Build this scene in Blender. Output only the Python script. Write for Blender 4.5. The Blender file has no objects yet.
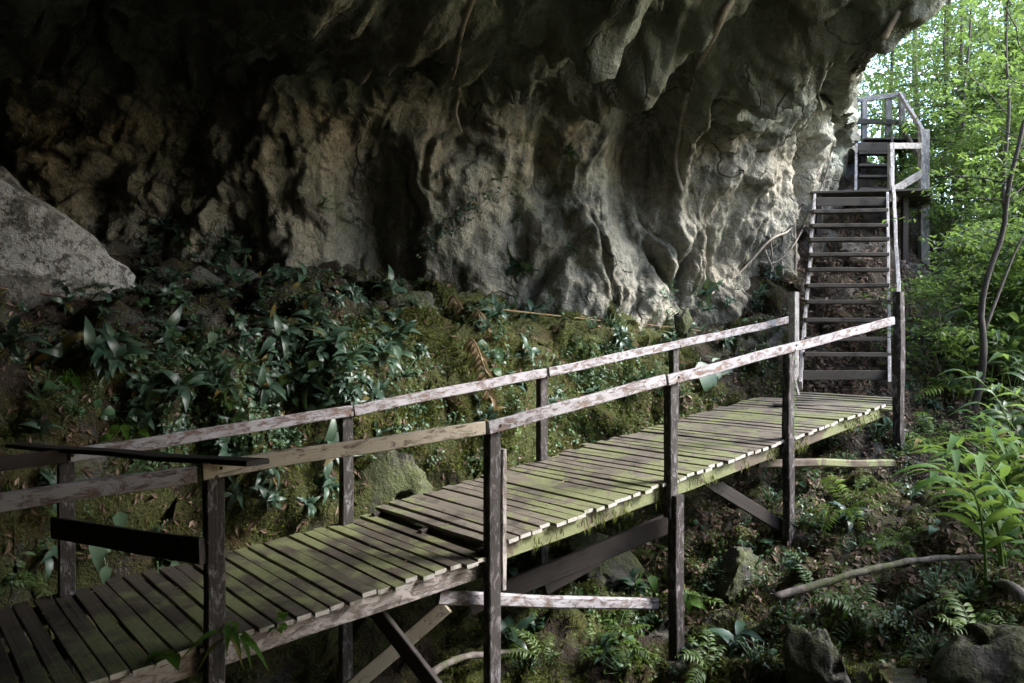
import bpy, math, random
import numpy as np
from mathutils import Vector, Matrix
from mathutils.bvhtree import BVHTree

random.seed(7)
rng = np.random.default_rng(11)
R = math.radians
scn = bpy.context.scene
col = scn.collection
FPX = 796.0


def ray(px, py):
    return np.array([(px - 512) / FPX, 1.0, (341.5 - py) / FPX])


def pt(px, py, Y):
    return ray(px, py) * Y


# ------------------------------------------------------------------ noise
_perm = np.random.default_rng(3).permutation(4096).astype(np.int64)
_grad = np.random.default_rng(4).normal(size=(4096, 3))
_grad /= np.linalg.norm(_grad, axis=1)[:, None]


def pn(P):
    P = np.asarray(P, float)
    i = np.floor(P).astype(np.int64)
    f = P - i
    u = f * f * f * (f * (f * 6 - 15) + 10)
    out = np.zeros(len(P))
    for dx in (0, 1):
        wx = u[:, 0] if dx else 1 - u[:, 0]
        for dy in (0, 1):
            wy = u[:, 1] if dy else 1 - u[:, 1]
            for dz in (0, 1):
                wz = u[:, 2] if dz else 1 - u[:, 2]
                h = _perm[(i[:, 0] + dx) & 4095]
                h = _perm[(h + i[:, 1] + dy) & 4095]
                h = _perm[(h + i[:, 2] + dz) & 4095]
                g = _grad[h]
                out += wx * wy * wz * (g[:, 0] * (f[:, 0] - dx) + g[:, 1] * (f[:, 1] - dy) + g[:, 2] * (f[:, 2] - dz))
    return out * 1.5


def fbm(P, o=4, gain=0.5):
    P = np.asarray(P, float)
    s, a = np.zeros(len(P)), 1.0
    for k in range(o):
        s += a * pn(P * 2.03 ** k + 17.3 * k)
        a *= gain
    return s


def ridged(P, o=3):
    P = np.asarray(P, float)
    s, a = np.zeros(len(P)), 1.0
    for k in range(o):
        s += a * (1 - 2.2 * np.abs(pn(P * 2.1 ** k + 9.1 * k)))
        a *= 0.5
    return s


def sstep(a, b, x):
    t = np.clip((x - a) / (b - a), 0, 1)
    return t * t * (3 - 2 * t)


# ------------------------------------------------------------------ materials
def new_mat(name):
    m = bpy.data.materials.new(name)
    m.use_nodes = True
    nt = m.node_tree
    nt.nodes.clear()
    out = nt.nodes.new('ShaderNodeOutputMaterial')
    b = nt.nodes.new('ShaderNodeBsdfPrincipled')
    nt.links.new(b.outputs[0], out.inputs[0])
    return m, nt, b, out


class NT:
    def __init__(s, nt):
        s.nt = nt

    def n(s, t, **kw):
        x = s.nt.nodes.new(t)
        for k, v in kw.items():
            setattr(x, k, v)
        return x

    def l(s, a, b):
        s.nt.links.new(a, b)

    def noise(s, vec, scale, detail=5, rough=0.55, dist=0.0):
        x = s.n('ShaderNodeTexNoise')
        x.inputs['Scale'].default_value = scale
        x.inputs['Detail'].default_value = detail
        x.inputs['Roughness'].default_value = rough
        x.inputs['Distortion'].default_value = dist
        if vec is not None:
            s.l(vec, x.inputs['Vector'])
        return x.outputs['Fac']

    def ramp(s, fac, *stops):
        x = s.n('ShaderNodeValToRGB')
        e = x.color_ramp.elements
        while len(e) < len(stops):
            e.new(0.5)
        for el, (p, c) in zip(e, stops):
            el.position = p
            el.color = (c, c, c, 1) if not isinstance(c, tuple) else (*c, 1)
        s.l(fac, x.inputs[0])
        return x.outputs[0]

    def mix(s, fac, a, b, mode='MIX'):
        x = s.n('ShaderNodeMix', data_type='RGBA', blend_type=mode)
        if isinstance(fac, (int, float)):
            x.inputs[0].default_value = fac
        else:
            s.l(fac, x.inputs[0])
        for i, v in ((6, a), (7, b)):
            if isinstance(v, tuple):
                x.inputs[i].default_value = (*v, 1)
            else:
                s.l(v, x.inputs[i])
        return x.outputs[2]

    def math(s, op, a, b=0.0):
        x = s.n('ShaderNodeMath', operation=op)
        for i, v in ((0, a), (1, b)):
            if isinstance(v, (int, float)):
                x.inputs[i].default_value = v
            else:
                s.l(v, x.inputs[i])
        return x.outputs[0]

    def attr(s, name):
        return s.n('ShaderNodeAttribute', attribute_name=name)

    def mapping(s, vec, scale):
        x = s.n('ShaderNodeMapping')
        x.inputs['Scale'].default_value = scale
        s.l(vec, x.inputs['Vector'])
        return x.outputs[0]

    def bump(s, h, strength, dist, b, prev=None):
        x = s.n('ShaderNodeBump')
        x.inputs['Strength'].default_value = strength
        x.inputs['Distance'].default_value = dist
        s.l(h, x.inputs['Height'])
        if prev is not None:
            s.l(prev, x.inputs['Normal'])
        if b is not None:
            s.l(x.outputs[0], b.inputs['Normal'])
        return x.outputs[0]


def mat_rock():
    m, nt, b, out = new_mat('limestone')
    q = NT(nt)
    g = q.n('ShaderNodeNewGeometry')
    p = g.outputs['Position']
    streak = q.noise(q.mapping(p, (1.6, 1.6, 0.35)), 1.3, 6, 0.6, 0.6)
    n1 = q.noise(p, 0.7, 6, 0.6, 0.4)
    n2 = q.noise(p, 5.0, 8, 0.65)
    c = q.mix(q.ramp(n1, (0.40, 0.0), (0.60, 1.0)), (0.355, 0.32, 0.245), (0.27, 0.268, 0.225))
    c = q.mix(q.ramp(streak, (0.52, 0.0), (0.60, 0.8)), c, (0.065, 0.062, 0.05))
    c = q.mix(q.ramp(q.noise(p, 2.2, 5, 0.6), (0.55, 0.0), (0.72, 0.7)), c, (0.50, 0.47, 0.40))
    c = q.mix(q.ramp(q.noise(p, 1.1, 6, 0.7, 0.8), (0.54, 0.0), (0.66, 0.75)), c, (0.13, 0.15, 0.07))
    c = q.mix(q.ramp(n2, (0.3, 0.6), (0.62, 0.0)), c, (0.06, 0.056, 0.045))
    dn = q.n('ShaderNodeTexNoise')
    dn.inputs['Scale'].default_value = 1.6
    dn.inputs['Detail'].default_value = 5
    q.l(p, dn.inputs['Vector'])
    mxv = q.n('ShaderNodeVectorMath', operation='ADD')
    q.l(q.mapping(p, (1.0, 1.0, 0.45)), mxv.inputs[0])
    scv = q.n('ShaderNodeVectorMath', operation='SCALE')
    scv.inputs['Scale'].default_value = 1.1
    q.l(dn.outputs['Color'], scv.inputs[0])
    q.l(scv.outputs[0], mxv.inputs[1])
    vc = q.n('ShaderNodeTexVoronoi', feature='DISTANCE_TO_EDGE')
    vc.inputs['Scale'].default_value = 1.1
    q.l(mxv.outputs[0], vc.inputs['Vector'])
    crack = q.ramp(vc.outputs['Distance'], (0.0, 1.0), (0.035, 0.0))
    crack = q.math('MULTIPLY', crack, q.ramp(q.noise(p, 0.9, 3, 0.5), (0.45, 0.0), (0.6, 1.0)))
    c = q.mix(q.math('MULTIPLY', crack, 0.8), c, (0.035, 0.032, 0.025))
    spk = q.noise(p, 26, 4, 0.7)
    c = q.mix(q.ramp(spk, (0.52, 0.0), (0.62, 0.6)), c, (0.08, 0.075, 0.055))
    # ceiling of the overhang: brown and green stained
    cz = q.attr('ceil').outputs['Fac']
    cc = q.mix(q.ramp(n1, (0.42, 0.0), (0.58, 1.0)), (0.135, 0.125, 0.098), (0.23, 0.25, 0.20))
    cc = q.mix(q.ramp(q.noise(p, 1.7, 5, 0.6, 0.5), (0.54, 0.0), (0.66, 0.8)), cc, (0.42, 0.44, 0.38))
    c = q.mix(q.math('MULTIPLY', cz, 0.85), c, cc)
    q.l(c, b.inputs['Base Color'])
    b.inputs['Roughness'].default_value = 0.75
    b.inputs['Specular IOR Level'].default_value = 0.3
    h = q.math('ADD', q.noise(p, 3.2, 9, 0.62, 0.3), q.math('MULTIPLY', q.noise(p, 14, 6, 0.6), 0.35))
    v = q.n('ShaderNodeTexVoronoi')
    v.inputs['Scale'].default_value = 9
    q.l(p, v.inputs['Vector'])
    h = q.math('ADD', h, q.math('MULTIPLY', v.outputs['Distance'], 0.12))
    h = q.math('SUBTRACT', h, q.math('MULTIPLY', crack, 0.35))
    h = q.math('ADD', h, q.math('MULTIPLY', q.noise(p, 45, 3, 0.6), 0.12))
    q.bump(h, 1.0, 0.15, b)
    return m


def mat_ground():
    m, nt, b, out = new_mat('mossy_earth')
    q = NT(nt)
    g = q.n('ShaderNodeNewGeometry')
    p = g.outputs['Position']
    n1 = q.noise(p, 1.3, 7, 0.6, 0.5)
    n2 = q.noise(p, 7, 7, 0.65)
    n3 = q.noise(p, 28, 4, 0.6)
    soil = q.mix(n2, (0.017, 0.013, 0.010), (0.065, 0.05, 0.035))
    stone = q.mix(n2, (0.04, 0.04, 0.036), (0.17, 0.165, 0.145))
    c = q.mix(q.ramp(q.noise(p, 0.9, 5, 0.6), (0.5, 0.0), (0.58, 1.0)), soil, stone)
    moss = q.mix(n3, (0.026, 0.034, 0.011), (0.10, 0.107, 0.034))
    moss = q.mix(q.ramp(n1, (0.5, 0.0), (0.66, 1.0)), moss, (0.06, 0.04, 0.018))
    mk = q.attr('moss').outputs['Fac']
    mk = q.math('ADD', mk, q.math('MULTIPLY', q.math('SUBTRACT', q.noise(p, 2.3, 7, 0.65, 0.6), 0.5), 1.8))
    c = q.mix(q.ramp(mk, (0.40, 0.0), (0.6, 1.0)), c, moss)
    q.l(c, b.inputs['Base Color'])
    b.inputs['Roughness'].default_value = 0.9
    b.inputs['Specular IOR Level'].default_value = 0.2
    h = q.math('ADD', q.noise(p, 5, 8, 0.68), q.math('MULTIPLY', n3, 0.45))
    q.bump(h, 1.0, 0.14, b)
    return m


def mat_boulder(name, pale):
    m, nt, b, out = new_mat(name)
    q = NT(nt)
    tc = q.n('ShaderNodeTexCoord')
    p = tc.outputs['Object']
    n2 = q.noise(p, 6, 8, 0.68)
    c = q.mix(q.ramp(n2, (0.35, 0.0), (0.6, 1.0)), (0.018, 0.017, 0.014), (0.075, 0.07, 0.06) if not pale else (0.2, 0.195, 0.18))
    if pale:
        c = q.mix(q.ramp(q.noise(p, 1.1, 10, 0.78, 0.6), (0.46, 0.0), (0.52, 1.0)), c, (0.37, 0.37, 0.365))
        c = q.mix(q.ramp(q.noise(p, 11, 8, 0.75), (0.5, 0.0), (0.58, 0.9)), c, (0.06, 0.055, 0.05))
    else:
        c = q.mix(q.ramp(q.noise(p, 2.1, 6, 0.7), (0.42, 0.0), (0.54, 0.9)), c, (0.06, 0.072, 0.02))
        c = q.mix(q.ramp(q.noise(p, 9, 6, 0.7), (0.60, 0.0), (0.68, 0.5)), c, (0.24, 0.22, 0.19))
    q.l(c, b.inputs['Base Color'])
    b.inputs['Roughness'].default_value = 0.85
    q.bump(q.math('ADD', n2, q.math('MULTIPLY', q.noise(p, 24, 5, 0.6), 0.3)), 0.9, 0.06, b)
    return m


def mat_wood(name, base, dark, paint=None, paint_at=0.5, moss=0.0, mossx=None, end_pale=False, rough=0.75):
    """weathered timber; bc = coordinates along the board in metres, rnd = one number per board"""
    m, nt, b, out = new_mat(name)
    q = NT(nt)
    bc = q.attr('bc').outputs['Vector']
    rn = q.attr('rnd').outputs['Fac']
    off = q.n('ShaderNodeVectorMath', operation='ADD')
    q.l(bc, off.inputs[0])
    cmb = q.n('ShaderNodeCombineXYZ')
    q.l(q.math('MULTIPLY', rn, 37.0), cmb.inputs[0])
    q.l(q.math('MULTIPLY', rn, 11.0), cmb.inputs[1])
    q.l(cmb.outputs[0], off.inputs[1])
    v = off.outputs[0]
    grain = q.noise(q.mapping(v, (1.5, 55, 55)), 1.0, 5, 0.6, 0.3)
    c = q.mix(grain, dark, base)
    c = q.mix(q.math('MULTIPLY', rn, 0.45), c, tuple(x * 0.45 for x in base))
    blot = q.noise(v, 3.5, 6, 0.65)
    c = q.mix(q.ramp(blot, (0.52, 0.0), (0.66, 0.7)), c, tuple(x * 0.35 for x in dark))
    hgt = grain
    if paint is not None:
        pmk = q.noise(q.mapping(v, (4.5, 11, 11)), 1.7, 10, 0.76, 0.6)
        pc = q.mix(q.noise(v, 2.2, 5, 0.6), paint[0], paint[1])
        fac = q.ramp(pmk, (paint_at - 0.05, 0.0), (paint_at + 0.05, 1.0))
        c = q.mix(fac, c, pc)
        hgt = q.math('ADD', grain, fac)
    if moss > 0:
        mk = q.math('ADD', q.noise(v, 2.1, 7, 0.7, 0.5), q.math('MULTIPLY', q.noise(g_pos(q), 0.9, 4, 0.6), 0.9))
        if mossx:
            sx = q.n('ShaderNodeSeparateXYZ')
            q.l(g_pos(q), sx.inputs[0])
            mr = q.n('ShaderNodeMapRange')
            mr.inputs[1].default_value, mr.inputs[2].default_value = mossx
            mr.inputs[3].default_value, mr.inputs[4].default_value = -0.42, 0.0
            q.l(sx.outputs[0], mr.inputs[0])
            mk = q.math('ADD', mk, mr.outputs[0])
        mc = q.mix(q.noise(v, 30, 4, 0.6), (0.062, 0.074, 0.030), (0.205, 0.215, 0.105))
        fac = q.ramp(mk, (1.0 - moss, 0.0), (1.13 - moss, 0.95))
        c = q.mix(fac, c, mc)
    if end_pale:
        e = q.attr('endcap').outputs['Fac']
        c = q.mix(q.math('MULTIPLY', e, q.ramp(q.noise(v, 6, 5, 0.7), (0.38, 0.25), (0.5, 1.0))), c, (0.31, 0.295, 0.27))
    q.l(c, b.inputs['Base Color'])
    b.inputs['Roughness'].default_value = rough
    b.inputs['Specular IOR Level'].default_value = 0.35
    q.bump(hgt, 0.7, 0.006, b)
    return m


def g_pos(q):
    return q.n('ShaderNodeNewGeometry').outputs['Position']


def mat_leaf(name, c0, c1, trans=0.35, rough=0.4, old=None, spec=0.5):
    m, nt, b, out = new_mat(name)
    q = NT(nt)
    rn = q.attr('rnd').outputs['Fac']
    oi = q.n('ShaderNodeObjectInfo').outputs['Random']
    f = q.math('FRACT', q.math('ADD', rn, oi))
    c = q.mix(f, c0, c1)
    c = q.mix(q.math('MULTIPLY', q.noise(g_pos(q), 11, 3, 0.6), 0.35), c, tuple(0.5 * x for x in c0))
    if old:
        c = q.mix(q.ramp(f, (0.955, 0.0), (0.96, 1.0)), c, old)
    q.l(c, b.inputs['Base Color'])
    b.inputs['Roughness'].default_value = rough
    b.inputs['Specular IOR Level'].default_value = spec
    if trans > 0:
        t = q.n('ShaderNodeBsdfTranslucent')
        q.l(q.mix(0.6, c, (0.20, 0.30, 0.06), 'MIX'), t.inputs[0])
        mx = q.n('ShaderNodeMixShader')
        mx.inputs[0].default_value = trans
        q.l(b.outputs[0], mx.inputs[1])
        q.l(t.outputs[0], mx.inputs[2])
        q.l(mx.outputs[0], out.inputs[0])
    return m


def mat_bark(name, a, c2, moss=False):
    m, nt, b, out = new_mat(name)
    q = NT(nt)
    p = q.n('ShaderNodeTexCoord').outputs['Object']
    n = q.noise(q.mapping(p, (14, 14, 4)), 1.0, 6, 0.65)
    c = q.mix(q.ramp(n, (0.35, 0.0), (0.65, 1.0)), a, c2)
    if moss:
        c = q.mix(q.ramp(q.noise(p, 3, 6, 0.7), (0.5, 0.0), (0.6, 0.9)), c, (0.06, 0.075, 0.02))
    q.l(c, b.inputs['Base Color'])
    b.inputs['Roughness'].default_value = 0.85
    q.bump(n, 0.7, 0.02, b)
    return m


M = {}
M['rock'] = mat_rock()
M['ground'] = mat_ground()
M['pale_boulder'] = mat_boulder('lichen_boulder', True)
M['boulder'] = mat_boulder('mossy_boulder', False)
M['deck'] = mat_wood('mossy_deck_boards', (0.19, 0.168, 0.135), (0.065, 0.054, 0.042), moss=0.03, end_pale=True)
M['deck_damp_shade'] = mat_wood('damp_shade_deck_boards', (0.10, 0.084, 0.066), (0.03, 0.025, 0.02), moss=0.13, mossx=(-3.7, -2.0), end_pale=True, rough=0.6)  # damp boards, base colour also darkened to carry the shade at the left
M['rail'] = mat_wood('peeling_painted_rail', (0.17, 0.115, 0.09), (0.085, 0.052, 0.042), paint=((0.32, 0.31, 0.325), (0.18, 0.165, 0.175)), paint_at=0.465)
M['rail_cream'] = mat_wood('cream_painted_rail', (0.19, 0.14, 0.09), (0.09, 0.06, 0.04), paint=((0.42, 0.375, 0.285), (0.29, 0.25, 0.20)), paint_at=0.43)
M['post'] = mat_wood('weathered_post', (0.042, 0.035, 0.031), (0.014, 0.012, 0.010), paint=((0.21, 0.19, 0.195), (0.115, 0.10, 0.105)), paint_at=0.56)
M['dark_wood'] = mat_wood('dark_wet_timber', (0.046, 0.036, 0.030), (0.014, 0.011, 0.010))
M['beam'] = mat_wood('mossy_edge_beam', (0.20, 0.17, 0.15), (0.08, 0.06, 0.05), paint=((0.36, 0.32, 0.31), (0.25, 0.22, 0.2)), paint_at=0.5, moss=-0.02)
M['beam_moss'] = mat_wood('heavily_mossed_beam', (0.13, 0.10, 0.07), (0.05, 0.04, 0.03), moss=0.06)
M['grey_wood'] = mat_wood('silver_grey_timber', (0.36, 0.34, 0.33), (0.16, 0.145, 0.135), paint=((0.5, 0.47, 0.45), (0.4, 0.37, 0.36)), paint_at=0.55)
M['tread'] = mat_wood('stair_tread_timber', (0.10, 0.085, 0.068), (0.034, 0.028, 0.022), moss=0.0)
M['lance'] = mat_leaf('waxy_dark_leaf', (0.028, 0.064, 0.042), (0.070, 0.118, 0.075), 0.15, 0.38, (0.13, 0.10, 0.03), 0.5)
M['broad'] = mat_leaf('broad_leaf', (0.035, 0.085, 0.03), (0.065, 0.125, 0.06), 0.2, 0.45, None, 0.5)
M['fern'] = mat_leaf('fern_green', (0.05, 0.10, 0.015), (0.10, 0.16, 0.03), 0.3, 0.5)
M['fern_bright'] = mat_leaf('fern_bright_green', (0.085, 0.15, 0.018), (0.15, 0.23, 0.035), 0.35, 0.5, None, 0.3)
M['fern_dark'] = mat_leaf('fern_dark_green', (0.025, 0.06, 0.012), (0.06, 0.10, 0.025), 0.2, 0.5, (0.11, 0.07, 0.03), 0.3)
M['ginger'] = mat_leaf('ginger_leaf', (0.026, 0.075, 0.008), (0.06, 0.125, 0.014), 0.35, 0.6, (0.12, 0.10, 0.03), 0.2)
M['forest'] = mat_leaf('forest_leaf', (0.04, 0.095, 0.024), (0.10, 0.17, 0.05), 0.55, 0.45)
M['forest_dark'] = mat_leaf('forest_leaf_dark', (0.03, 0.075, 0.026), (0.075, 0.13, 0.045), 0.5, 0.45)
M['moss'] = mat_leaf('moss_tuft', (0.055, 0.07, 0.014), (0.15, 0.165, 0.04), 0.15, 0.8, None, 0.1)
M['litter'] = mat_leaf('dead_leaf', (0.06, 0.035, 0.022), (0.19, 0.13, 0.09), 0.05, 0.7, (0.28, 0.2, 0.15), 0.3)
M['dry'] = mat_leaf('dried_frond', (0.17, 0.11, 0.06), (0.33, 0.24, 0.14), 0.2, 0.7, None, 0.2)
M['bark'] = mat_bark('bark', (0.05, 0.04, 0.03), (0.15, 0.125, 0.1), True)
M['dark_bark'] = mat_bark('dark_bark', (0.018, 0.015, 0.012), (0.06, 0.05, 0.042))
M['root'] = mat_bark('pale_root', (0.16, 0.13, 0.10), (0.38, 0.34, 0.29))
M['log'] = mat_bark('fallen_log_bark', (0.045, 0.037, 0.032), (0.17, 0.145, 0.13), True)
M['soil'] = M['ground']


# ------------------------------------------------------------------ mesh builder
class MB:
    def __init__(s):
        s.v, s.f, s.n = [], [], 0
        s.bc, s.rnd, s.end = [], [], []

    def add(s, V, F, rnd=None, bc=None, end=None):
        V = np.asarray(V, float)
        k = len(V)
        s.v.append(V)
        if isinstance(F, np.ndarray):
            s.f.append(F + s.n)
        else:
            for ln in set(len(f) for f in F):
                s.f.append(np.array([f for f in F if len(f) == ln]) + s.n)
        s.rnd.append(np.full(k, random.random()) if rnd is None else np.broadcast_to(np.asarray(rnd, float), (k,)))
        s.bc.append(np.zeros((k, 3)) if bc is None else bc)
        s.end.append(np.zeros(k) if end is None else end)
        s.n += k
        return s

    def beam(s, a, b, w, h, up=(0, 0, 1), seg=None, wob=0.004, ch=0.006, pale_end=(1, 1)):
        """a sawn timber from a to b, w across, h along up, chamfered edges and slightly crooked"""
        a, b, up = np.array(a, float), np.array(b, float), np.array(up, float)
        d = b - a
        L = np.linalg.norm(d)
        d /= L
        if abs(d[2]) > 0.98 and abs(up[2]) > 0.9 * np.linalg.norm(up):
            up = np.array([0.0, 1.0, 0.0])
        x = np.cross(d, up)
        x /= np.linalg.norm(x)
        z = np.cross(x, d)
        seg = seg or max(2, int(L / 0.25))
        W, H = w / 2, h / 2
        ch = min(ch, W * 0.5, H * 0.5)
        prof = [(-W + ch, -H), (W - ch, -H), (W, -H + ch), (W, H - ch), (W - ch, H), (-W + ch, H), (-W, H - ch), (-W, -H + ch)]
        V, bc, en = [], [], []
        o = random.random() * 100
        ph = np.array([[o + i * L / seg * 1.3, 3.1, 0.2] for i in range(seg + 1)])
        wx, wz = pn(ph) * wob * 2, pn(ph + 40) * wob * 2
        for i in range(seg + 1):
            c = a + d * L * i / seg
            for (px, pz) in prof:
                j = random.uniform(-1, 1) * wob * 0.3
                V.append(c + x * (px + wx[i] + j) + z * (pz + wz[i] + j))
                bc.append((L * i / seg, px, pz))
                en.append(0.0)
        F = []
        for i in range(seg):
            for k in range(8):
                k2 = (k + 1) % 8
                F.append((i * 8 + k, i * 8 + k2, (i + 1) * 8 + k2, (i + 1) * 8 + k))
        n0 = len(V)
        for k in range(8):
            V.append(V[k] - d * 0.001); bc.append(bc[k]); en.append(pale_end[0])
        for k in range(8):
            V.append(V[seg * 8 + k] + d * 0.001); bc.append(bc[seg * 8 + k]); en.append(pale_end[1])
        F.append(tuple(n0 + k for k in range(7, -1, -1)))
        F.append(tuple(n0 + 8 + k for k in range(8)))
        s.add(V, [f[::-1] for f in F], bc=np.array(bc), end=np.array(en))
        return s

    def tube(s, pts, rad, n=7, rough=0.0):
        pts = np.array(pts, float)
        k = len(pts)
        rad = np.broadcast_to(np.asarray(rad, float), (k,))
        T = np.gradient(pts, axis=0)
        T /= np.linalg.norm(T, axis=1)[:, None] + 1e-9
        ref = np.array([0.3, 0.2, 1.0]) if abs(T[0][2]) < 0.9 else np.array([1.0, 0.2, 0.1])
        V = []
        for i in range(k):
            x = np.cross(T[i], ref); x /= np.linalg.norm(x)
            y = np.cross(T[i], x)
            for j in range(n):
                a = 2 * math.pi * j / n
                r = rad[i] * (1 + rough * random.uniform(-1, 1))
                V.append(pts[i] + (x * math.cos(a) + y * math.sin(a)) * r)
        F = []
        for i in range(k - 1):
            for j in range(n):
                j2 = (j + 1) % n
                F.append((i * n + j, i * n + j2, (i + 1) * n + j2, (i + 1) * n + j))
        F.append(tuple(range(n - 1, -1, -1)))
        F.append(tuple((k - 1) * n + j for j in range(n)))
        s.add(V, F)
        return s

    def scatter(s, T, P, D, N, S, rnd=None):
        """many copies of a small template (verts, faces) as one surface: P places, D along x, N along z, S sizes"""
        TV, TF = T
        P, D, N = np.asarray(P, float), np.asarray(D, float), np.asarray(N, float)
        k = len(P)
        if k == 0:
            return s
        D = D / (np.linalg.norm(D, axis=1)[:, None] + 1e-9)
        Y = np.cross(N, D)
        Y /= np.linalg.norm(Y, axis=1)[:, None] + 1e-9
        Z = np.cross(D, Y)
        S = np.broadcast_to(np.asarray(S, float).reshape(-1, 1) if np.ndim(S) < 2 else S, (k, 1) if np.ndim(S) < 2 else (k, 3))
        if S.shape[1] == 1:
            S = np.repeat(S, 3, axis=1)
        V = (P[:, None, :] + TV[None, :, 0, None] * (D * S[:, :1])[:, None, :] + TV[None, :, 1, None] * (Y * S[:, 1:2])[:, None, :]
             + TV[None, :, 2, None] * (Z * S[:, 2:3])[:, None, :])
        nv = len(TV)
        rn = rng.random(k) if rnd is None else np.asarray(rnd)
        s.v.append(V.reshape(-1, 3))
        base = s.n + np.arange(k) * nv
        for f in TF:
            s.f.append(base[:, None] + np.array(f)[None, :])
        s.rnd.append(np.repeat(rn, nv))
        s.bc.append(np.zeros((k * nv, 3)))
        s.end.append(np.zeros(k * nv))
        s.n += k * nv
        return s

    def build(s, name, mat, parent=None, smooth=False, attrs=None, origin=None):
        V = np.concatenate(s.v)
        if origin is not None:
            V = V - np.asarray(origin)
        me = bpy.data.meshes.new(name)
        fa = [f for f in s.f if len(f)]
        tot = np.concatenate([np.full(len(f), f.shape[1]) for f in fa])
        lv_ = np.concatenate([f.ravel() for f in fa]).astype(np.int32)
        me.vertices.add(len(V))
        me.vertices.foreach_set('co', V.astype(np.float32).ravel())
        me.loops.add(len(lv_))
        me.loops.foreach_set('vertex_index', lv_)
        me.polygons.add(len(tot))
        me.polygons.foreach_set('loop_start', (np.cumsum(tot) - tot).astype(np.int32))
        me.update(calc_edges=True)
        at = me.attributes.new('rnd', 'FLOAT', 'POINT')
        at.data.foreach_set('value', np.concatenate(s.rnd).astype(np.float32))
        bc = np.concatenate(s.bc)
        if np.any(bc):
            at = me.attributes.new('bc', 'FLOAT_VECTOR', 'POINT')
            at.data.foreach_set('vector', bc.astype(np.float32).ravel())
            at = me.attributes.new('endcap', 'FLOAT', 'POINT')
            at.data.foreach_set('value', np.concatenate(s.end).astype(np.float32))
        for k, a in (attrs or {}).items():
            at = me.attributes.new(k, 'FLOAT', 'POINT')
            at.data.foreach_set('value', np.asarray(a, np.float32))
        me.polygons.foreach_set('use_smooth', np.full(len(me.polygons), bool(smooth)))
        me.materials.append(mat)
        me.update()
        o = bpy.data.objects.new(name, me)
        col.objects.link(o)
        if origin is not None:
            o.location = origin
        if parent is not None:
            o.parent = parent
        return o


def tag(o, label=None, cat=None, group=None, kind=None):
    if label:
        o['label'] = label
    if cat:
        o['category'] = cat
    if group:
        o['group'] = group
    if kind:
        o['kind'] = kind
    return o


def thing(name, label, cat, loc=(0, 0, 0), group=None):
    o = bpy.data.objects.new(name, None)
    o.empty_display_size = 0.2
    col.objects.link(o)
    o.location = loc
    return tag(o, label, cat, group)


def grid_faces(nu, nv):
    i = np.arange(nu - 1)[:, None] * nv + np.arange(nv - 1)[None, :]
    i = i.ravel()
    return np.stack([i, i + nv, i + nv + 1, i + 1], axis=1)


# ------------------------------------------------------------------ walkway frame of reference
D2 = np.array([0.7809, 0.6247])          # along the boardwalk
N2 = np.array([-0.6247, 0.7809])         # across it, towards the rock
F0 = np.array([-1.78, 4.70])             # front edge at the first post
WID = 1.70


def st(x, y):
    dx, dy = x - F0[0], y - F0[1]
    return dx * D2[0] + dy * D2[1], dx * N2[0] + dy * N2[1]


def wpt(s, t, z):
    p = F0 + D2 * s + N2 * t
    return np.array([p[0], p[1], z])


def s_of_px(px, t=0.0):
    k = (px - 512) / FPX
    p0 = F0 + N2 * t
    # p0 + D2*s : x = k*y
    return (k * p0[1] - p0[0]) / (D2[0] - k * D2[1])


def z_of_py(py, s, t):
    y = (F0 + D2 * s + N2 * t)[1]
    return (341.5 - py) / FPX * y


# ------------------------------------------------------------------ terrain
def rbf_fit(C):
    C = np.array(C, float)
    X, z = C[:, :2], C[:, 2]
    r = np.linalg.norm(X[:, None] - X[None], axis=2)
    A = r + np.eye(len(X)) * 1e-3
    n = len(X)
    Pm = np.c_[np.ones(n), X]
    K = np.block([[A, Pm], [Pm.T, np.zeros((3, 3))]])
    w = np.linalg.solve(K, np.r_[z, 0, 0, 0])

    def ev(x, y):
        sh = x.shape
        Q = np.c_[x.ravel(), y.ravel()]
        out = np.zeros(len(Q))
        for a in range(0, len(Q), 20000):
            q = Q[a:a + 20000]
            rr = np.linalg.norm(q[:, None] - X[None], axis=2)
            out[a:a + 20000] = rr @ w[:n] + np.c_[np.ones(len(q)), q] @ w[n:]
        return out.reshape(sh)
    return ev


FLOOR = rbf_fit([
    (-3, 3, -3.7), (-1, 4, -3.6), (0.5, 5.3, -3.3), (1.4, 7.2, -2.98), (0, 7.5, -3.05), (-2, 7, -3.3), (-4.5, 6, -3.0), (-6, 4, -2.8),
    (2.9, 8.4, -2.2), (4.9, 10, -1.65), (4.6, 11.2, -1.0), (5.3, 12.6, 0.25), (6.0, 14.3, 1.85), (7.2, 16.2, 2.75), (8.5, 18.5, 4.1), (9, 21, 4.6),
    (7, 10, -1.4), (9, 12, -1.2), (7.4, 13, -0.1), (9, 15.5, 0.9), (11, 18, 2.0), (7, 8, -1.6), (6, 6, -1.8), (3.4, 5, -2.05), (2.3, 4.2, -2.5), (5, 3, -2.0),
    (1.5, 2.5, -3.0), (0, 2, -3.4), (2.2, 6.5, -2.35), (4.2, 7, -2.0), (3.6, 8.5, -1.95), (15, 15, -1.5), (15, 0, -3), (25, 30, 0), (0, -10, -3), (-12, -5, -3),
    (40, 10, -4), (40, 60, 1), (0, 40, 6), (-20, 20, 4), (-10, 8, -2)])
LEDGE = rbf_fit([
    (-9, 5, 0.3), (-7, 6.5, 0.25), (-4.5, 8.2, 0.35), (-2.5, 9.3, 0.5), (-1, 10, 0.3), (1, 10.8, 0.12), (2.2, 11.2, -0.12), (3.2, 11.6, -0.4), (4.2, 12, -0.6),
    (0, 12, 0.5), (-5, 11, 0.9), (3, 12.7, 0.25), (-9, 9, 1.5), (5, 13.5, 0.6), (-14, 3, 1), (2, 14, 1)])


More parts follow.
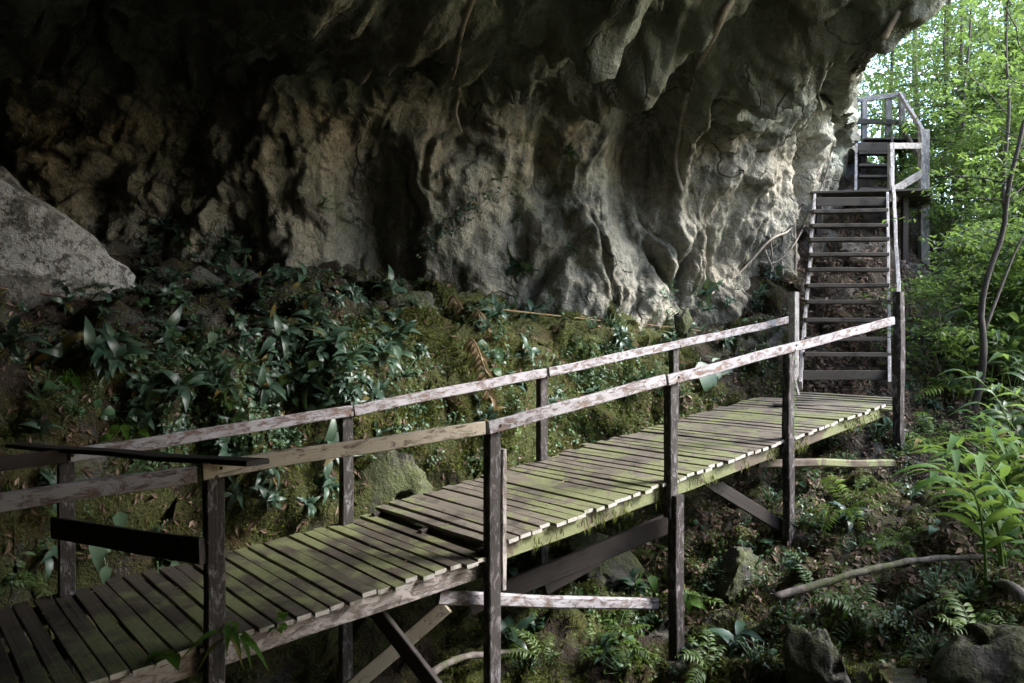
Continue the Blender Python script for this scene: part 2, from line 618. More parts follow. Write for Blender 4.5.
def terrain_z(x, y):
    s, t = st(x, y)
    z = FLOOR(x, y)
    P = np.stack([x.ravel(), y.ravel(), np.zeros(x.size)], 1)
    wob = fbm(P * 0.9, 3).reshape(x.shape) * 0.35
    t0 = 1.78 + 0.25 * sstep(3.2, 0.5, s) * sstep(-1.8, 0.0, s)
    e = sstep(0, 1, (t - t0 + wob * 0.45) / (1.05 + 0.35 * sstep(4, 7, s)))
    e = np.where(s > 10.5, 0, e * (1 - sstep(7.0, 9.0, s)))
    led = LEDGE(np.clip(x, -12, 6), np.clip(y, 0, 15))
    z = z + (np.maximum(led, z) - z) * e
    near = np.exp(-((np.maximum(np.abs(x) - 9, 0)) ** 2 + np.maximum(np.abs(y - 8) - 8, 0) ** 2) / 40)
    n = fbm(np.c_[P[:, :2], z.ravel()] * np.array([1.1, 1.1, 1.1]), 5, 0.55).reshape(x.shape)
    rg = ridged(np.c_[P[:, :2], z.ravel()] * 1.7, 3).reshape(x.shape)
    under = sstep(0.3, -0.5, np.abs(t - 0.85) - 0.85) * (1 - sstep(5.8, 7, s)) * 0  # (kept level)
    z = z + n * 0.20 * (0.4 + near) + np.maximum(rg - 0.6, 0) * 0.16 * near
    # never through the deck
    deck = np.where(s < 2.03, -1.765 + 0.086 * s, -1.53 + 0.129 * (s - 2.03)) - 0.30
    on = (t > -0.15) & (t < WID + 0.10) & (s > -4) & (s < 8.6)
    z = np.where(on, np.minimum(z, deck), z)
    return z


def axis(a, b, step, far0, far1, g=1.16):
    v = list(np.arange(a, b, step))
    lo, d = [a], step
    while lo[-1] > far0:
        d *= g; lo.append(lo[-1] - d)
    hi, d = [v[-1]], step
    while hi[-1] < far1:
        d *= g; hi.append(hi[-1] + d)
    return np.array(lo[:0:-1] + v + hi[1:])


gx, gy = axis(-6.5, 8.5, 0.065, -250, 300), axis(2.5, 15, 0.065, -250, 300)
GX, GY = np.meshgrid(gx, gy, indexing='ij')
GZ = terrain_z(GX, GY)
TP = np.stack([GX.ravel(), GY.ravel(), GZ.ravel()], 1)
nearm = np.exp(-((np.maximum(np.abs(TP[:, 0]) - 8, 0)) ** 2 + np.maximum(np.abs(TP[:, 1] - 8) - 6, 0) ** 2) / 6)
s_, t_ = st(TP[:, 0], TP[:, 1])
bank = sstep(1.6, 2.2, t_) * sstep(5.5, 3.0, t_) * nearm
nb = np.stack([fbm(TP * 1.5 + 31, 4), fbm(TP * 1.5 + 77, 4)], 1)
nb2 = np.stack([fbm(TP * 0.75 + 131, 3), fbm(TP * 0.75 + 177, 3)], 1)
TP[:, :2] += (nb * 0.24 + nb2 * 0.22) * bank[:, None]
mossw = 0.27 + 0.16 * sstep(-2.5, 1.5, TP[:, 0]) + 0.42 * sstep(-3.5, 1.0, TP[:, 0])  * sstep(1.9, 2.6, t_) * sstep(1.5, 0.2, TP[:, 2]) * sstep(4.6, 3.2, t_) + 0.10 * sstep(-1, 3, s_) * (t_ > 1.5)
mossw = np.where(t_ < 1.6, 0.55, mossw + 0.16 * sstep(-2.0, 0.0, TP[:, 0]) * (t_ > 1.7))
mossw = mossw + 0.28 * sstep(-1.0, -2.0, TP[:, 0]) * sstep(0.2, -0.6, TP[:, 2]) * (t_ > 1.6)
mossw = np.where(s_ > 8.2, 0.2, mossw)
tb = MB().add(TP, grid_faces(len(gx), len(gy)))
ground = tb.build('ground', M['ground'], smooth=True, attrs={'moss': mossw})
tag(ground, 'dark mossy earth bank and gully floor beneath the boardwalk', kind='structure')

# ------------------------------------------------------------------ the overhanging rock
WALL = np.array([(12.0, 29), (9.85, 23), (7.85, 19), (6.5, 15.95), (5.15, 14.0), (4.0, 13.0), (2.8, 12.35), (1, 11.95), (-1, 11.7), (-3, 11.6), (-6.0, 11.7), (-10, 11.4), (-14, 5), (-11, -4), (-4, -9), (12, -8)], float)
LIPP = np.array([(12.1, 29), (9.95, 22.9), (8.0, 18.9), (6.6, 15.7), (5.65, 13.6), (5.12, 11.4), (5.0, 9.0), (4.6, 6.8), (4.4, 5), (5.2, 3.2), (6.2, 1.2), (7.3, -1), (8.6, -3), (9.8, -5), (11, -6.5), (12.2, -7.8)], float)  # unseen knots behind the camera close the alcove, added to keep light out


def crom(C, u):
    n = len(C)
    i = np.clip(np.floor(u).astype(int), 0, n - 2)
    f = (u - i)[:, None]
    g = lambda k: C[np.clip(k, 0, n - 1)]
    a, b, c, d = g(i - 1), g(i), g(i + 1), g(i + 2)
    return 0.5 * (2 * b + (c - a) * f + (2 * a - 5 * b + 4 * c - d) * f ** 2 + (3 * b - a - 3 * c + d) * f ** 3)


us = np.concatenate([np.linspace(0, 2.5, 150, endpoint=False), np.linspace(2.5, 10.5, 700, endpoint=False), np.linspace(10.5, 15, 70)])
Wc, Lc = crom(WALL, us), crom(LIPP, us)
span = np.linalg.norm(Lc - Wc, axis=1)
arc = np.r_[0, np.cumsum(np.linalg.norm(np.diff(Wc, axis=0), axis=1))]
# profile knots: (metres out from the wall foot, or share of the span to the lip, height)
PROF = [(-0.0, 0, -3.0), (0.05, 0, -1.0), (0.0, 0, 0.6), (-0.08, 0, 1.8), (0.05, 0, 2.75), (0.55, 0, 3.45), (1.7, 0, 4.05), (0, 0.62, 4.25), (0, 0.92, 4.05), (0, 1.02, 4.6), (0, 0.98, 6.2), (0, 0.80, 9.0), (0, 0.45, 13.0)]
vk = np.linspace(0, len(PROF) - 1, 0 + 1)
vs = np.concatenate([np.linspace(0, 1, 14, endpoint=False), np.linspace(1, 5, 160, endpoint=False), np.linspace(5, 9, 170, endpoint=False), np.linspace(9, 12, 40)])
nu, nv = len(us), len(vs)
PK = np.zeros((len(PROF), nu, 3))
dirn = (Lc - Wc) / (span[:, None] + 1e-6)
for k, (am, fr, z) in enumerate(PROF):
    off = np.where(fr > 0, fr * span, 0) + np.minimum(am, 0.35 * span) * np.sign(1)
    PK[k, :, :2] = Wc + dirn * off[:, None]
    dzl = np.interp(us, [2, 3.5, 5, 6, 6.6, 7.5, 8.1, 8.6, 9.3, 11, 15], [0.25, 0.1, -0.3, 0.15, 0.5, 0.6, -0.5, -2.4, -4.2, -5.5, -5.5])  # out of view the lip drops low, shaped to shade the left deck
    PK[k, :, 2] = z + np.maximum(dzl, 0) * {7: 0.6, 8: 1.0, 9: 1.0, 10: 0.5}.get(k, 0) + np.minimum(dzl, 0) * {7: 0.12, 8: 1.0, 9: 1.0, 10: 0.5}.get(k, 0)
SV = np.zeros((nu, nv, 3))
for i in range(nu):
    SV[i] = crom(PK[:, i, :], vs)
SV[:, :, 2] += 0.0


def grid_normals(S):
    du = np.gradient(S, axis=0)
    dv = np.gradient(S, axis=1)
    n = np.cross(dv, du)
    return n / (np.linalg.norm(n, axis=2)[:, :, None] + 1e-9)


NV = grid_normals(SV)
if NV[300, 60] @ np.array([0.3, -1, 0]) < 0:
    NV = -NV
P = SV.reshape(-1, 3)
A = np.repeat(arc, nv)
Vv = np.tile(vs, nu)
vlen = np.interp(Vv, [0, 1, 4, 6, 8, 9, 12], [-3, -1, 2.6, 4.6, 8, 8.6, 17])
inner = sstep(9.6, 8.6, Vv) * 0.75 + 0.25
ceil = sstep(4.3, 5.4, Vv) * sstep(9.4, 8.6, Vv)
# drapery: flutes that run up the wall and out along the ceiling
warp = fbm(P * 0.5 + 5, 3) * 0.9
fl = ridged(np.c_[A * 0.62 + warp, vlen * 0.16, np.zeros(len(A))], 3)
fl2 = ridged(np.c_[A * 1.9 + warp * 1.5, vlen * 0.35, np.ones(len(A)) * 4], 2)
big = fbm(P * 0.42 + 3.3, 3)
mid = fbm(P * np.array([1.5, 1.5, 0.7]) + 8.1, 5, 0.55)
fine = fbm(P * 5.0 + 2.1, 3, 0.55)
# broad planes that meet at angular edges
fv = np.random.default_rng(21).normal(size=(9, 3)) * np.array([1, 1, 0.45])
facet = np.zeros(len(P))
for k in range(9):
    w_ = P @ fv[k] * (0.55 + 0.12 * k) + 1.1 * pn(P * np.array([0.6, 0.6, 0.35]) + 7.7 * k)
    facet = np.maximum(facet, (0.5 - np.abs((w_ % 2) - 1)) * (1.0 - 0.05 * k))
pock = np.minimum(fbm(P * 1.1 + 51, 3), 0)
disp = ((0.34 * ceil - 0.19 * (1 - ceil)) * (fl - 0.6) - 0.07 * (1 - 1.6 * ceil) * (fl2 - 0.5) + 0.42 * big + 0.12 * mid + 0.04 * fine + 0.30 * (facet - 0.3) * (1 - 0.4 * ceil) + 0.07 * (np.abs(pn(P * np.array([2.3, 2.3, 1.1]) + 60)) + 0.5 * np.abs(pn(P * 5.1 + 20)) - 0.3) + 0.22 * pock - 0.12) * inner
disp *= 1 + 0.25 * ceil - 0.55 * sstep(7.0, 8.4, Vv)
lip_keep = sstep(0.25, 2.0, np.repeat(span, nv))
disp *= 0.6 + 0.4 * lip_keep


# big forms read off the photograph: (px, py, depth, radii along x / z, turn in the wall plane, amount towards the viewer)
FORMS = [
    (305, 190, 11.4, 0.42, 1.6, 0.0, 0.42), (262, 130, 11.4, 0.35, 1.3, 0.1, 0.28), (365, 215, 11.5, 0.30, 1.4, 0.0, -0.15), (215, 200, 11.2, 0.4, 1.6, -0.3, -0.15),
    (455, 235, 11.7, 0.85, 1.0, 0.0, 0.30), (545, 165, 11.9, 0.22, 0.55, 0.15, -0.60), (520, 230, 11.9, 0.16, 0.9, 0.1, -0.25), (585, 235, 12.0, 0.38, 0.9, 0.0, 0.25),
    (655, 150, 12.2, 0.55, 0.85, 0.1, -0.95), (628, 200, 12.1, 0.25, 0.8, 0.25, -0.40), (694, 140, 12.0, 0.16, 0.9, 0.0, 0.65), (760, 170, 12.6, 0.75, 1.0, 0.0, 0.35),
    (672, 262, 12.2, 0.07, 0.45, 0.45, -0.38), (700, 262, 12.3, 0.07, 0.45, -0.35, -0.38), (725, 250, 12.4, 0.07, 0.5, 0.1, -0.30), (598, 250, 12.0, 0.05, 0.6, 0.3, -0.22),
    (545, 275, 11.8, 0.10, 0.45, -0.6, -0.3), (812, 190, 13.6, 0.2, 0.9, 0.15, -0.5)]
for (px, py, Y, rx, rz, ang, amp) in FORMS:
    c = pt(px, py, Y)
    dx, dz = P[:, 0] - c[0], P[:, 2] - c[2]
    dy = P[:, 1] - c[1]
    ca, sa = math.cos(ang), math.sin(ang)
    a_, b_ = (dx * ca + dz * sa) / rx, (-dx * sa + dz * ca) / rz
    disp += 1.15 * amp * np.exp(-(a_ ** 2 + b_ ** 2)) * np.exp(-(dy / 2.0) ** 2)
# hanging lobes of the ceiling: (px, py, depth, radius, drop)
Q = P + NV.reshape(-1, 3) * disp[:, None]
LOBES = [(578, 55, 9.3, 0.42, 0.75), (640, 20, 8.6, 0.45, 0.5), (690, 60, 10.2, 0.5, 0.7), (790, 70, 10.6, 0.55, 0.55), (850, 30, 9.6, 0.5, 0.5), (480, 30, 9.6, 0.5, 0.5), (400, 40, 9.5, 0.6, 0.45),
         (750, 110, 11.6, 0.6, 0.35), (620, 100, 11.0, 0.4, 0.5), (530, 90, 10.8, 0.35, 0.45), (300, 20, 9.0, 0.7, 0.5)]
for (px, py, Y, r, drop) in LOBES:
    c = pt(px, py, Y)
    ax = np.array([0.75, -0.66])
    dx, dy = Q[:, 0] - c[0], Q[:, 1] - c[1]
    a_, b_ = (dx * ax[0] + dy * ax[1]) / (r * 2.0), (-dx * ax[1] + dy * ax[0]) / (r * 0.75)
    Q[:, 2] -= drop * np.exp(-(a_ ** 2 + b_ ** 2) ** 1.4) * ceil
cb = MB().add(Q, grid_faces(nu, nv))
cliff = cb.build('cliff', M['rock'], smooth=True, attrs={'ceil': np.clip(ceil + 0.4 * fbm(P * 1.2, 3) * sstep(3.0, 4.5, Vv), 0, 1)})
tag(cliff, 'overhanging grey and tan limestone cliff with fluted folds above the walkway', kind='structure')


def bvh(o):
    me = o.data
    n = len(me.vertices)
    a = np.empty(n * 3); me.vertices.foreach_get('co', a)
    return BVHTree.FromPolygons(a.reshape(-1, 3).tolist(), [tuple(p.vertices) for p in me.polygons])


BG, BC = bvh(ground), bvh(cliff)


def hit(px, py, only=None):
    d = Vector(ray(px, py)).normalized()
    best = None
    for k, b in (('g', BG), ('c', BC)):
        if only and only != k:
            continue
        loc, nor, idx, dist = b.ray_cast(Vector((0, 0, 0)), d)
        if loc is not None and (best is None or dist < best[2]):
            n = nor if nor.dot(d) < 0 else -nor
            best = (np.array(loc), np.array(n), dist, k)
    return best


def drop(x, y, z0=12.0):
    loc, nor, idx, dist = BG.ray_cast(Vector((x, y, z0)), Vector((0, 0, -1)))
    return np.array(loc), np.array(nor if nor.z > 0 else -nor)


# ------------------------------------------------------------------ boardwalk
walk = thing('boardwalk', 'long mossy plank boardwalk with peeling white handrails along the rock', 'boardwalk', wpt(0, 0.8, -1.75).tolist())
WO = np.array(walk.location)


def part(mb, name, mat, parent, **kw):
    o = mb.build(name, mat, None, **kw)
    o.parent = parent
    o.matrix_parent_inverse = Matrix.Translation(-Vector(parent.location)) if parent.parent is None else Matrix.Identity(4)
    return o


def zA(s):
    return -1.765 + 0.086 * s


def zB(s):
    return -1.52 + 0.126 * (s - 2.03)


S1 = s_of_px(487)
SEND = s_of_px(881)
PITCH = 0.117


def planks(s0, s1, zf, over):
    m = MB()
    s = s0
    while s < s1 - 0.03:
        w = PITCH - 0.016 + random.uniform(-0.008, 0.005)
        c = s + w / 2
        f0, f1 = -0.05 + random.uniform(-0.035, 0.03), WID + 0.03 + random.uniform(-0.05, 0.04)
        dz = random.uniform(-0.008, 0.006)
        sk = random.uniform(-0.008, 0.008)
        if over and random.random() < 0.06:
            f1 += 0.12
        sl = 0.086 if zf is zA else 0.126
        m.beam(wpt(c + sk, f0, zf(c) - 0.016 + dz), wpt(c - sk, f1, zf(c) - 0.016 + dz + random.uniform(-0.006, 0.006)), w, 0.030,
               up=(-sl * D2[0], -sl * D2[1], 1), seg=7, wob=0.003, ch=0.003)
        s += PITCH + random.uniform(-0.004, 0.006)
    return m


part(planks(-3.4, S1 + 0.02, zA, False), 'deck', M['deck_damp_shade'], walk)
part(planks(S1 + 0.03, SEND, zB, True), 'deck', M['deck'], walk)
# edge beams (stringers) under the boards, front and back and middle
for t in (0.03, 0.85, WID - 0.06):
    part(MB().beam(wpt(-3.4, t, zA(-3.4) - 0.105), wpt(S1 + 0.12, t, zA(S1 + 0.12) - 0.105), 0.055, 0.14, seg=24, wob=0.006), 'edge_beam', M['beam'] if t < 0.5 else M['dark_wood'], walk)
    part(MB().beam(wpt(S1 - 0.05, t + 0.004, zB(S1 - 0.05) - 0.105), wpt(SEND + 0.1, t + 0.004, zB(SEND + 0.1) - 0.105), 0.055, 0.14, seg=30, wob=0.008), 'edge_beam', M['beam_moss'] if t < 0.5 else M['dark_wood'], walk)

FP = [210, 487, 665, 783]
BP = [68, 349, 546, 678]
fs = [s_of_px(p, 0) for p in FP]
TB = WID - 0.10
bs = [s_of_px(p, TB) for p in BP]
ftop = [z_of_py(y, s, 0) for y, s in zip((461, 421, 374, 343), fs)]
btop = [z_of_py(y, s, TB) for y, s in zip((452, 407, 370, 344), bs)]
PT = 0.105      # post size along the walk
PW = 0.085


def post(s, t, z0, z1, mat='post', w=PT, d=PW):
    return MB().beam(wpt(s, t, z0), wpt(s, t, z1), w, d, up=(*N2, 0), seg=8, wob=0.006, ch=0.007, pale_end=(0, 0))


gz = lambda s, t: float(drop(*wpt(s, t, 0)[:2])[0][2])
for i, s in enumerate(fs):
    z0 = gz(s, -0.06) - 0.2
    if i == 2:      # upper post stops below the boards, a second timber carries it
        part(post(s, -0.065, zB(s) - 0.32, ftop[i] - 0.01), 'post', M['post'], walk)
        part(post(s + 0.035, -0.10, z0, zB(s) - 0.12, w=0.115, d=0.10), 'support_post', M['post'], walk)
    else:
        part(post(s, -0.065, z0, ftop[i] - 0.01), 'post', M['post'], walk)
    if i == 1:
        part(post(s + 0.085, -0.066, zB(s) - 0.34, ftop[i] - 0.21, w=0.045, d=0.08), 'post_splice', M['beam'], walk)
for i, s in enumerate(bs):
    z0 = gz(s, TB) - 0.2
    part(post(s, TB + 0.065, min(z0, zA(s) - 0.6), btop[i] - 0.01), 'post', M['post'], walk)

# handrails: boards on edge running along the outer side of the posts
tf, tbk = -0.13, TB + 0.005


def rail(pts, t, mat, h=0.096, w=0.04):
    a = []
    for px, py in pts:
        s = s_of_px(px, t)
        a.append(wpt(s, t, z_of_py(py, s, t) - h / 2))
    for p, q in zip(a[:-1], a[1:]):
        m = MB().beam(p, q, w, h, seg=max(4, int(np.linalg.norm(q - p) / 0.2)), wob=0.006, ch=0.006)
        part(m, 'handrail', mat, walk)


rail([(-120, 510), (196, 465)], tf, M['rail'])
rail([(202, 463), (484, 421)], tf, M['rail_cream'])
rail([(488, 421), (664, 375)], tf, M['rail'])
rail([(667, 375), (893, 317)], tf, M['rail'])
rail([(-60, 463), (66, 449)], tbk, M['dark_wood'])
rail([(70, 449), (352, 405)], tbk, M['rail'])
rail([(354, 405), (546, 368)], tbk, M['rail'])
rail([(548, 368), (797, 315)], tbk, M['rail'])

for s, t, z in [(s, -0.153, z_of_py(y, s, 0) - 0.05) for s, y in zip(fs, (461, 421, 374, 343))] + [(s + 0.015, tbk - 0.023, z_of_py(y, s, TB) - 0.05) for s, y in zip(bs, (452, 407, 370, 344))]:
    for q_ in (-0.022, 0.026):
        c0 = wpt(s + q_ * 0.5, t, z + q_)
        n3 = np.array([N2[0], N2[1], 0]) * 0.008
        part(MB().tube([c0 + n3, c0, c0 - n3 * 0.4], [0.013, 0.013, 0.008], 8), 'bolt', M['dark_wood'], walk)
# barrier across the walk at the first pair of posts
p0, p1 = fs[0], bs[0]
qa, qb = wpt(p1, TB + 0.065, btop[0] + 0.012), wpt(p0, -0.065, ftop[0] + 0.012)
kk = np.linspace(-0.6, 1.6, 400)
ln_ = qa + (qb - qa) * kk[:, None]
lpx = 512 + FPX * ln_[:, 0] / ln_[:, 1]
a, b = ln_[np.argmin(np.abs(lpx - 15))], ln_[np.argmin(np.abs(lpx - 258))]
part(MB().beam(a, b, 0.15, 0.03, seg=10, wob=0.005), 'barrier_board', M['dark_wood'], walk)
a = wpt(p1 - 0.075, TB + 0.1, z_of_py(529, p1, TB)); b = wpt(p0 - 0.075, -0.10, z_of_py(546, p0, 0))
part(MB().beam(a, b, 0.04, 0.15, seg=8, wob=0.004), 'barrier_board', M['dark_wood'], walk)


def free_beam(name, mat, px0, py0, Y0, px1, py1, Y1, w, h, parent=walk, up=(0, 0, 1), **kw):
    return part(MB().beam(pt(px0, py0, Y0), pt(px1, py1, Y1), w, h, up=up, **kw), name, mat, parent)


yf = [(F0 + D2 * s)[1] for s in fs]
free_beam('cross_beam', M['rail'], 437, 598, yf[1] - 0.12, 657, 605, yf[2] + 0.02, 0.06, 0.10, wob=0.010, ch=0.02)
free_beam('cross_beam', M['beam_moss'], 757, 463, yf[3] - 0.02, 893, 463, 9.75, 0.06, 0.09, wob=0.008, ch=0.02)
free_beam('brace', M['dark_wood'], 470, 605, yf[1] + 1.0, 672, 522, yf[2] + 0.1, 0.06, 0.17)
free_beam('brace', M['dark_wood'], 700, 476, yf[2] + 0.75, 840, 562, yf[3] + 0.4, 0.06, 0.13)
free_beam('brace', M['rail_cream'], 446, 606, yf[1] - 0.10, 335, 702, yf[1] - 0.05, 0.05, 0.11)
free_beam('brace', M['dark_wood'], 366, 598, yf[1] - 0.3, 445, 700, yf[1] - 0.55, 0.05, 0.11)
free_beam('brace', M['dark_wood'], 545, 590, 7.6, 600, 560, 7.9, 0.05, 0.1)

# ------------------------------------------------------------------ lower staircase
stair = thing('staircase', 'steep open wooden staircase of narrow treads climbing from the boardwalk end', 'staircase', pt(845, 392, 11.0).tolist(), 'wooden stair flights')
TY = [(800, 888, 375, 11.05, 0.13)]
TREADS = [(801, 889, 375, 11.1), (803, 888, 354, 11.3), (804, 888, 339, 11.55), (804, 888, 320, 11.8), (805, 888, 302, 12.05), (806, 887, 286, 12.3), (807, 887, 270, 12.55), (808, 887, 255, 12.8),
          (809, 887, 240, 13.05), (811, 886, 226, 13.35), (812, 886, 212, 13.65), (816, 886, 202, 13.95)]
for i, (x0, x1, y, Y) in enumerate(TREADS):
    a, b = pt(x0, y, Y), pt(x1, y, Y - 0.10)
    b[2] = a[2] + random.uniform(-0.012, 0.012)
    ht = 0.13 if i == 0 else (0.15 if i == 11 else 0.06)
    part(MB().beam(a, b, 0.20 if 0 < i < 11 else 0.04, ht, seg=6, wob=0.004), 'tread', M['tread'], stair)
for (xa, ya, Ya, xb, yb, Yb, mt, w, h) in ((800, 386, 10.95, 815, 198, 14.1, 'grey_wood', 0.045, 0.17), (889.5, 386, 10.80, 887.5, 196, 14.0, 'grey_wood', 0.045, 0.17)):
    a, b = pt(xa, ya, Ya), pt(xb, yb, Yb)
    part(MB().beam(a, b, w, h, seg=12, wob=0.006), 'stringer', M[mt], stair)
part(MB().beam(pt(899, 300, 10.3), pt(891, 146, 14.2), 0.05, 0.11, seg=16, wob=0.01), 'handrail', M['grey_wood'], stair)
a = pt(899, 292, 10.15)
part(MB().beam(a, (a[0], a[1], float(drop(a[0], a[1])[0][2]) - 0.2), 0.12, 0.10, up=(*N2, 0), wob=0.008), 'post', M['post'], stair)
a = pt(794, 292, 11.0)
part(MB().beam(a, (a[0], a[1], -1.3), 0.11, 0.10, up=(*N2, 0), wob=0.005), 'post', M['grey_wood'], stair)
part(MB().beam(pt(799, 400, 10.75), pt(793, 372, 11.0), 0.03, 0.05), 'foot_brace', M['grey_wood'], stair)
# small threshold boards at the foot
for k in range(-2, 4):
    part(MB().beam(pt(786 + 1.5 * k - 8 * (k < 0), 399.5 - 2.2 * k, 10.55 + 0.16 * k), pt(892, 405.5 - 2.2 * k, 10.05 + 0.16 * k), 0.145, 0.035), 'threshold_board', M['deck'], stair)

# landing and upper flight
land = thing('landing', 'small plank landing joining the two stair flights', 'landing', pt(870, 197, 15.0).tolist())
zl = 2.66
for k in range(11):
    y = 14.15 + k * 0.155
    part(MB().beam((5.35 + 0.12 * k, y + 0.10, zl), (7.35 + 0.085 * k, y - 0.16, zl), 0.14, 0.04), 'deck_board', M['tread'], land)
part(MB().beam((8.02, 15.5, 4.12), (8.02, 15.5, 0.2), 0.17, 0.13, wob=0.008), 'post', M['grey_wood'], land)
a = pt(891, 146, 14.2)
part(MB().beam(a, pt(921, 146, 15.4), 0.045, 0.11), 'rail', M['grey_wood'], land)
part(MB().beam(pt(894, 190, 14.35), pt(921, 174, 15.35), 0.045, 0.14), 'brace', M['grey_wood'], land)
part(MB().beam(pt(890, 200, 14.3), pt(924, 193, 15.4), 0.05, 0.1), 'edge_beam', M['tread'], land)
part(MB().beam(pt(891, 143, 14.25), (pt(891, 143, 14.25)[0], 14.25, 2.5), 0.09, 0.09), 'post', M['grey_wood'], land)
part(MB().beam((5.5, 14.3, zl), (5.5, 14.3, 1.2), 0.1, 0.1), 'support_post', M['dark_wood'], land)
part(MB().beam((7.2, 14.6, zl), (7.2, 14.6, 0.6), 0.1, 0.1), 'support_post', M['dark_wood'], land)

up = thing('staircase', 'short upper stair flight seen behind the handrail, leading to the top platform', 'staircase', (7.2, 16.2, 2.7), 'wooden stair flights')
UT = [(190, 16.0), (177, 16.3), (166, 16.6), (154, 16.95), (147, 17.2)]
for i, (y, Y) in enumerate(UT):
    a = pt(857, y, Y); b = pt(893, y, Y); b[2] = a[2]
    part(MB().beam(a, b, 0.22 if i < 4 else 0.04, 0.05 if i < 4 else 0.19, seg=4), 'tread', M['tread'], up)
part(MB().beam(pt(855.5, 196, 15.9), pt(856.5, 138, 17.5), 0.05, 0.18), 'stringer', M['grey_wood'], up)
part(MB().beam(pt(894, 196, 15.9), pt(892, 138, 17.5), 0.05, 0.18), 'stringer', M['tread'], up)

plat = thing('platform', 'railed timber platform at the top of the stairs beneath the rock lip', 'platform', (8.6, 18.2, 4.4))
zp = 4.42
for k in range(8):
    part(MB().beam((7.7 + 0.05 * k, 17.4 + k * 0.16, zp), (9.3, 17.4 + k * 0.16, zp), 0.145, 0.04), 'deck_board', M['tread'], plat)
for px, ytop, ybot, Y in ((864, 100, 150, 18.5), (888, 97, 150, 18.5), (902, 94, 150, 18.4)):
    a, b = pt(px, ytop, Y), pt(px, ybot, Y)
    b[2] = zp - 0.3
    part(MB().beam(a, b, 0.12, 0.1), 'post', M['grey_wood'], plat)
part(MB().beam(pt(858, 100, 18.5), pt(901, 94.5, 18.4), 0.06, 0.11), 'rail', M['grey_wood'], plat)
part(MB().beam(pt(850, 121.5, 18.45), pt(899, 122, 18.35), 0.05, 0.12), 'rail', M['tread'], plat)
part(MB().beam(pt(900, 94, 18.4), pt(923.5, 133, 15.5), 0.06, 0.11), 'rail', M['grey_wood'], plat)
part(MB().beam(pt(899, 122, 18.35), pt(921, 160, 15.6), 0.05, 0.11), 'rail', M['tread'], plat)
for px, py, Y in ((862, 150, 17.9), (903, 150, 18.2)):
    a = pt(px, 140, Y); g = drop(a[0], a[1])[0]
    part(MB().beam((a[0], a[1], zp - 0.03), (a[0], a[1], min(g[2] - 0.2, zp - 0.4)), 0.12, 0.12), 'support_post', M['dark_wood'], plat)

# ------------------------------------------------------------------ leaf templates


def leaf_tmpl(width=0.28, droop=0.35, fold=0.12, n=5, tip=1.0, base=0.0, wave=0.0):
    V, F = [], []
    for i in range(n + 1):
        t = i / n
        w = width * 0.5 * (math.sin(math.pi * min(1, (t + base) / (1 + base)) ** (0.75 * tip)) ** 0.9 if 0 < t < 1 else 0.02 + (0.15 if base and t == 0 else 0))
        z = 0.18 * math.sin(t * 2.2) - droop * t * t
        x = t * (1 - 0.25 * droop * t)
        wv = wave * math.sin(t * 9)
        V += [(x, -w, z + fold * w * 2 + wv), (x, 0, z), (x, w, z + fold * w * 2 - wv)]
    for i in range(n):
        for k in (0, 1):
            a = i * 3 + k
            F.append((a, a + 3, a + 4, a + 1))
    return np.array(V), F


T_LANCE = leaf_tmpl(0.27, 0.45)
T_BROAD = leaf_tmpl(0.62, 0.35, 0.10, 6, 0.8, 0.25)
T_STRAP = leaf_tmpl(0.16, 0.7, 0.15, 7, 0.9)
T_GING = leaf_tmpl(0.17, 0.55, 0.14, 6, 0.9)
T_SMALL = leaf_tmpl(0.45, 0.25, 0.1, 3)
T_DIA = (np.array([(0, 0, 0), (0.45, -0.23, 0.05), (1, 0, -0.12), (0.45, 0.23, 0.05)]), [(0, 1, 2), (0, 2, 3)])
T_BLADE = (np.array([(0, -0.08, 0), (0, 0.08, 0), (0.6, 0.03, 0.1), (1, 0, -0.05)]), [(0, 1, 2), (0, 2, 3)][:1] + [(0, 2, 3)])


def unit(v):
    v = np.asarray(v, float)
    return v / (np.linalg.norm(v) + 1e-9)


def rosette(T, n, size, mat, name, elev=(0.1, 1.0), stem=0.06, seed=0, petiole=0.0):
    r = random.Random(seed)
    P, D, N, S = [], [], [], []
    m = MB()
    for i in range(n):
        a = i * 2.399 + r.uniform(-0.4, 0.4)
        e = r.uniform(*elev)
        d = np.array([math.cos(a) * math.cos(e), math.sin(a) * math.cos(e), math.sin(e)])
        b = np.array([r.uniform(-1, 1) * stem, r.uniform(-1, 1) * stem, stem * r.uniform(0, 1.5)])
        if not petiole:
            m.tube([np.zeros(3), b * 0.5, b + d * 0.01], [0.004, 0.004, 0.003], 4)
        if petiole:
            L = petiole * r.uniform(0.6, 1.3)
            m.tube([np.zeros(3), b + d * L * 0.5 + np.array([0, 0, 0.02]), b + d * L], [0.006, 0.005, 0.004], 5)
            b = b + d * L
            d = d * 0.7 + np.array([0, 0, -0.5])
        up_ = np.array([0, 0, 1.0]) + 0.3 * np.array([r.uniform(-1, 1), r.uniform(-1, 1), 0])
        P.append(b); D.append(d); N.append(up_); S.append(size * r.uniform(0.55, 1.15))
    m.scatter(T, P, D, N, np.array(S))
    o = m.build(name, mat, smooth=True)
    return o


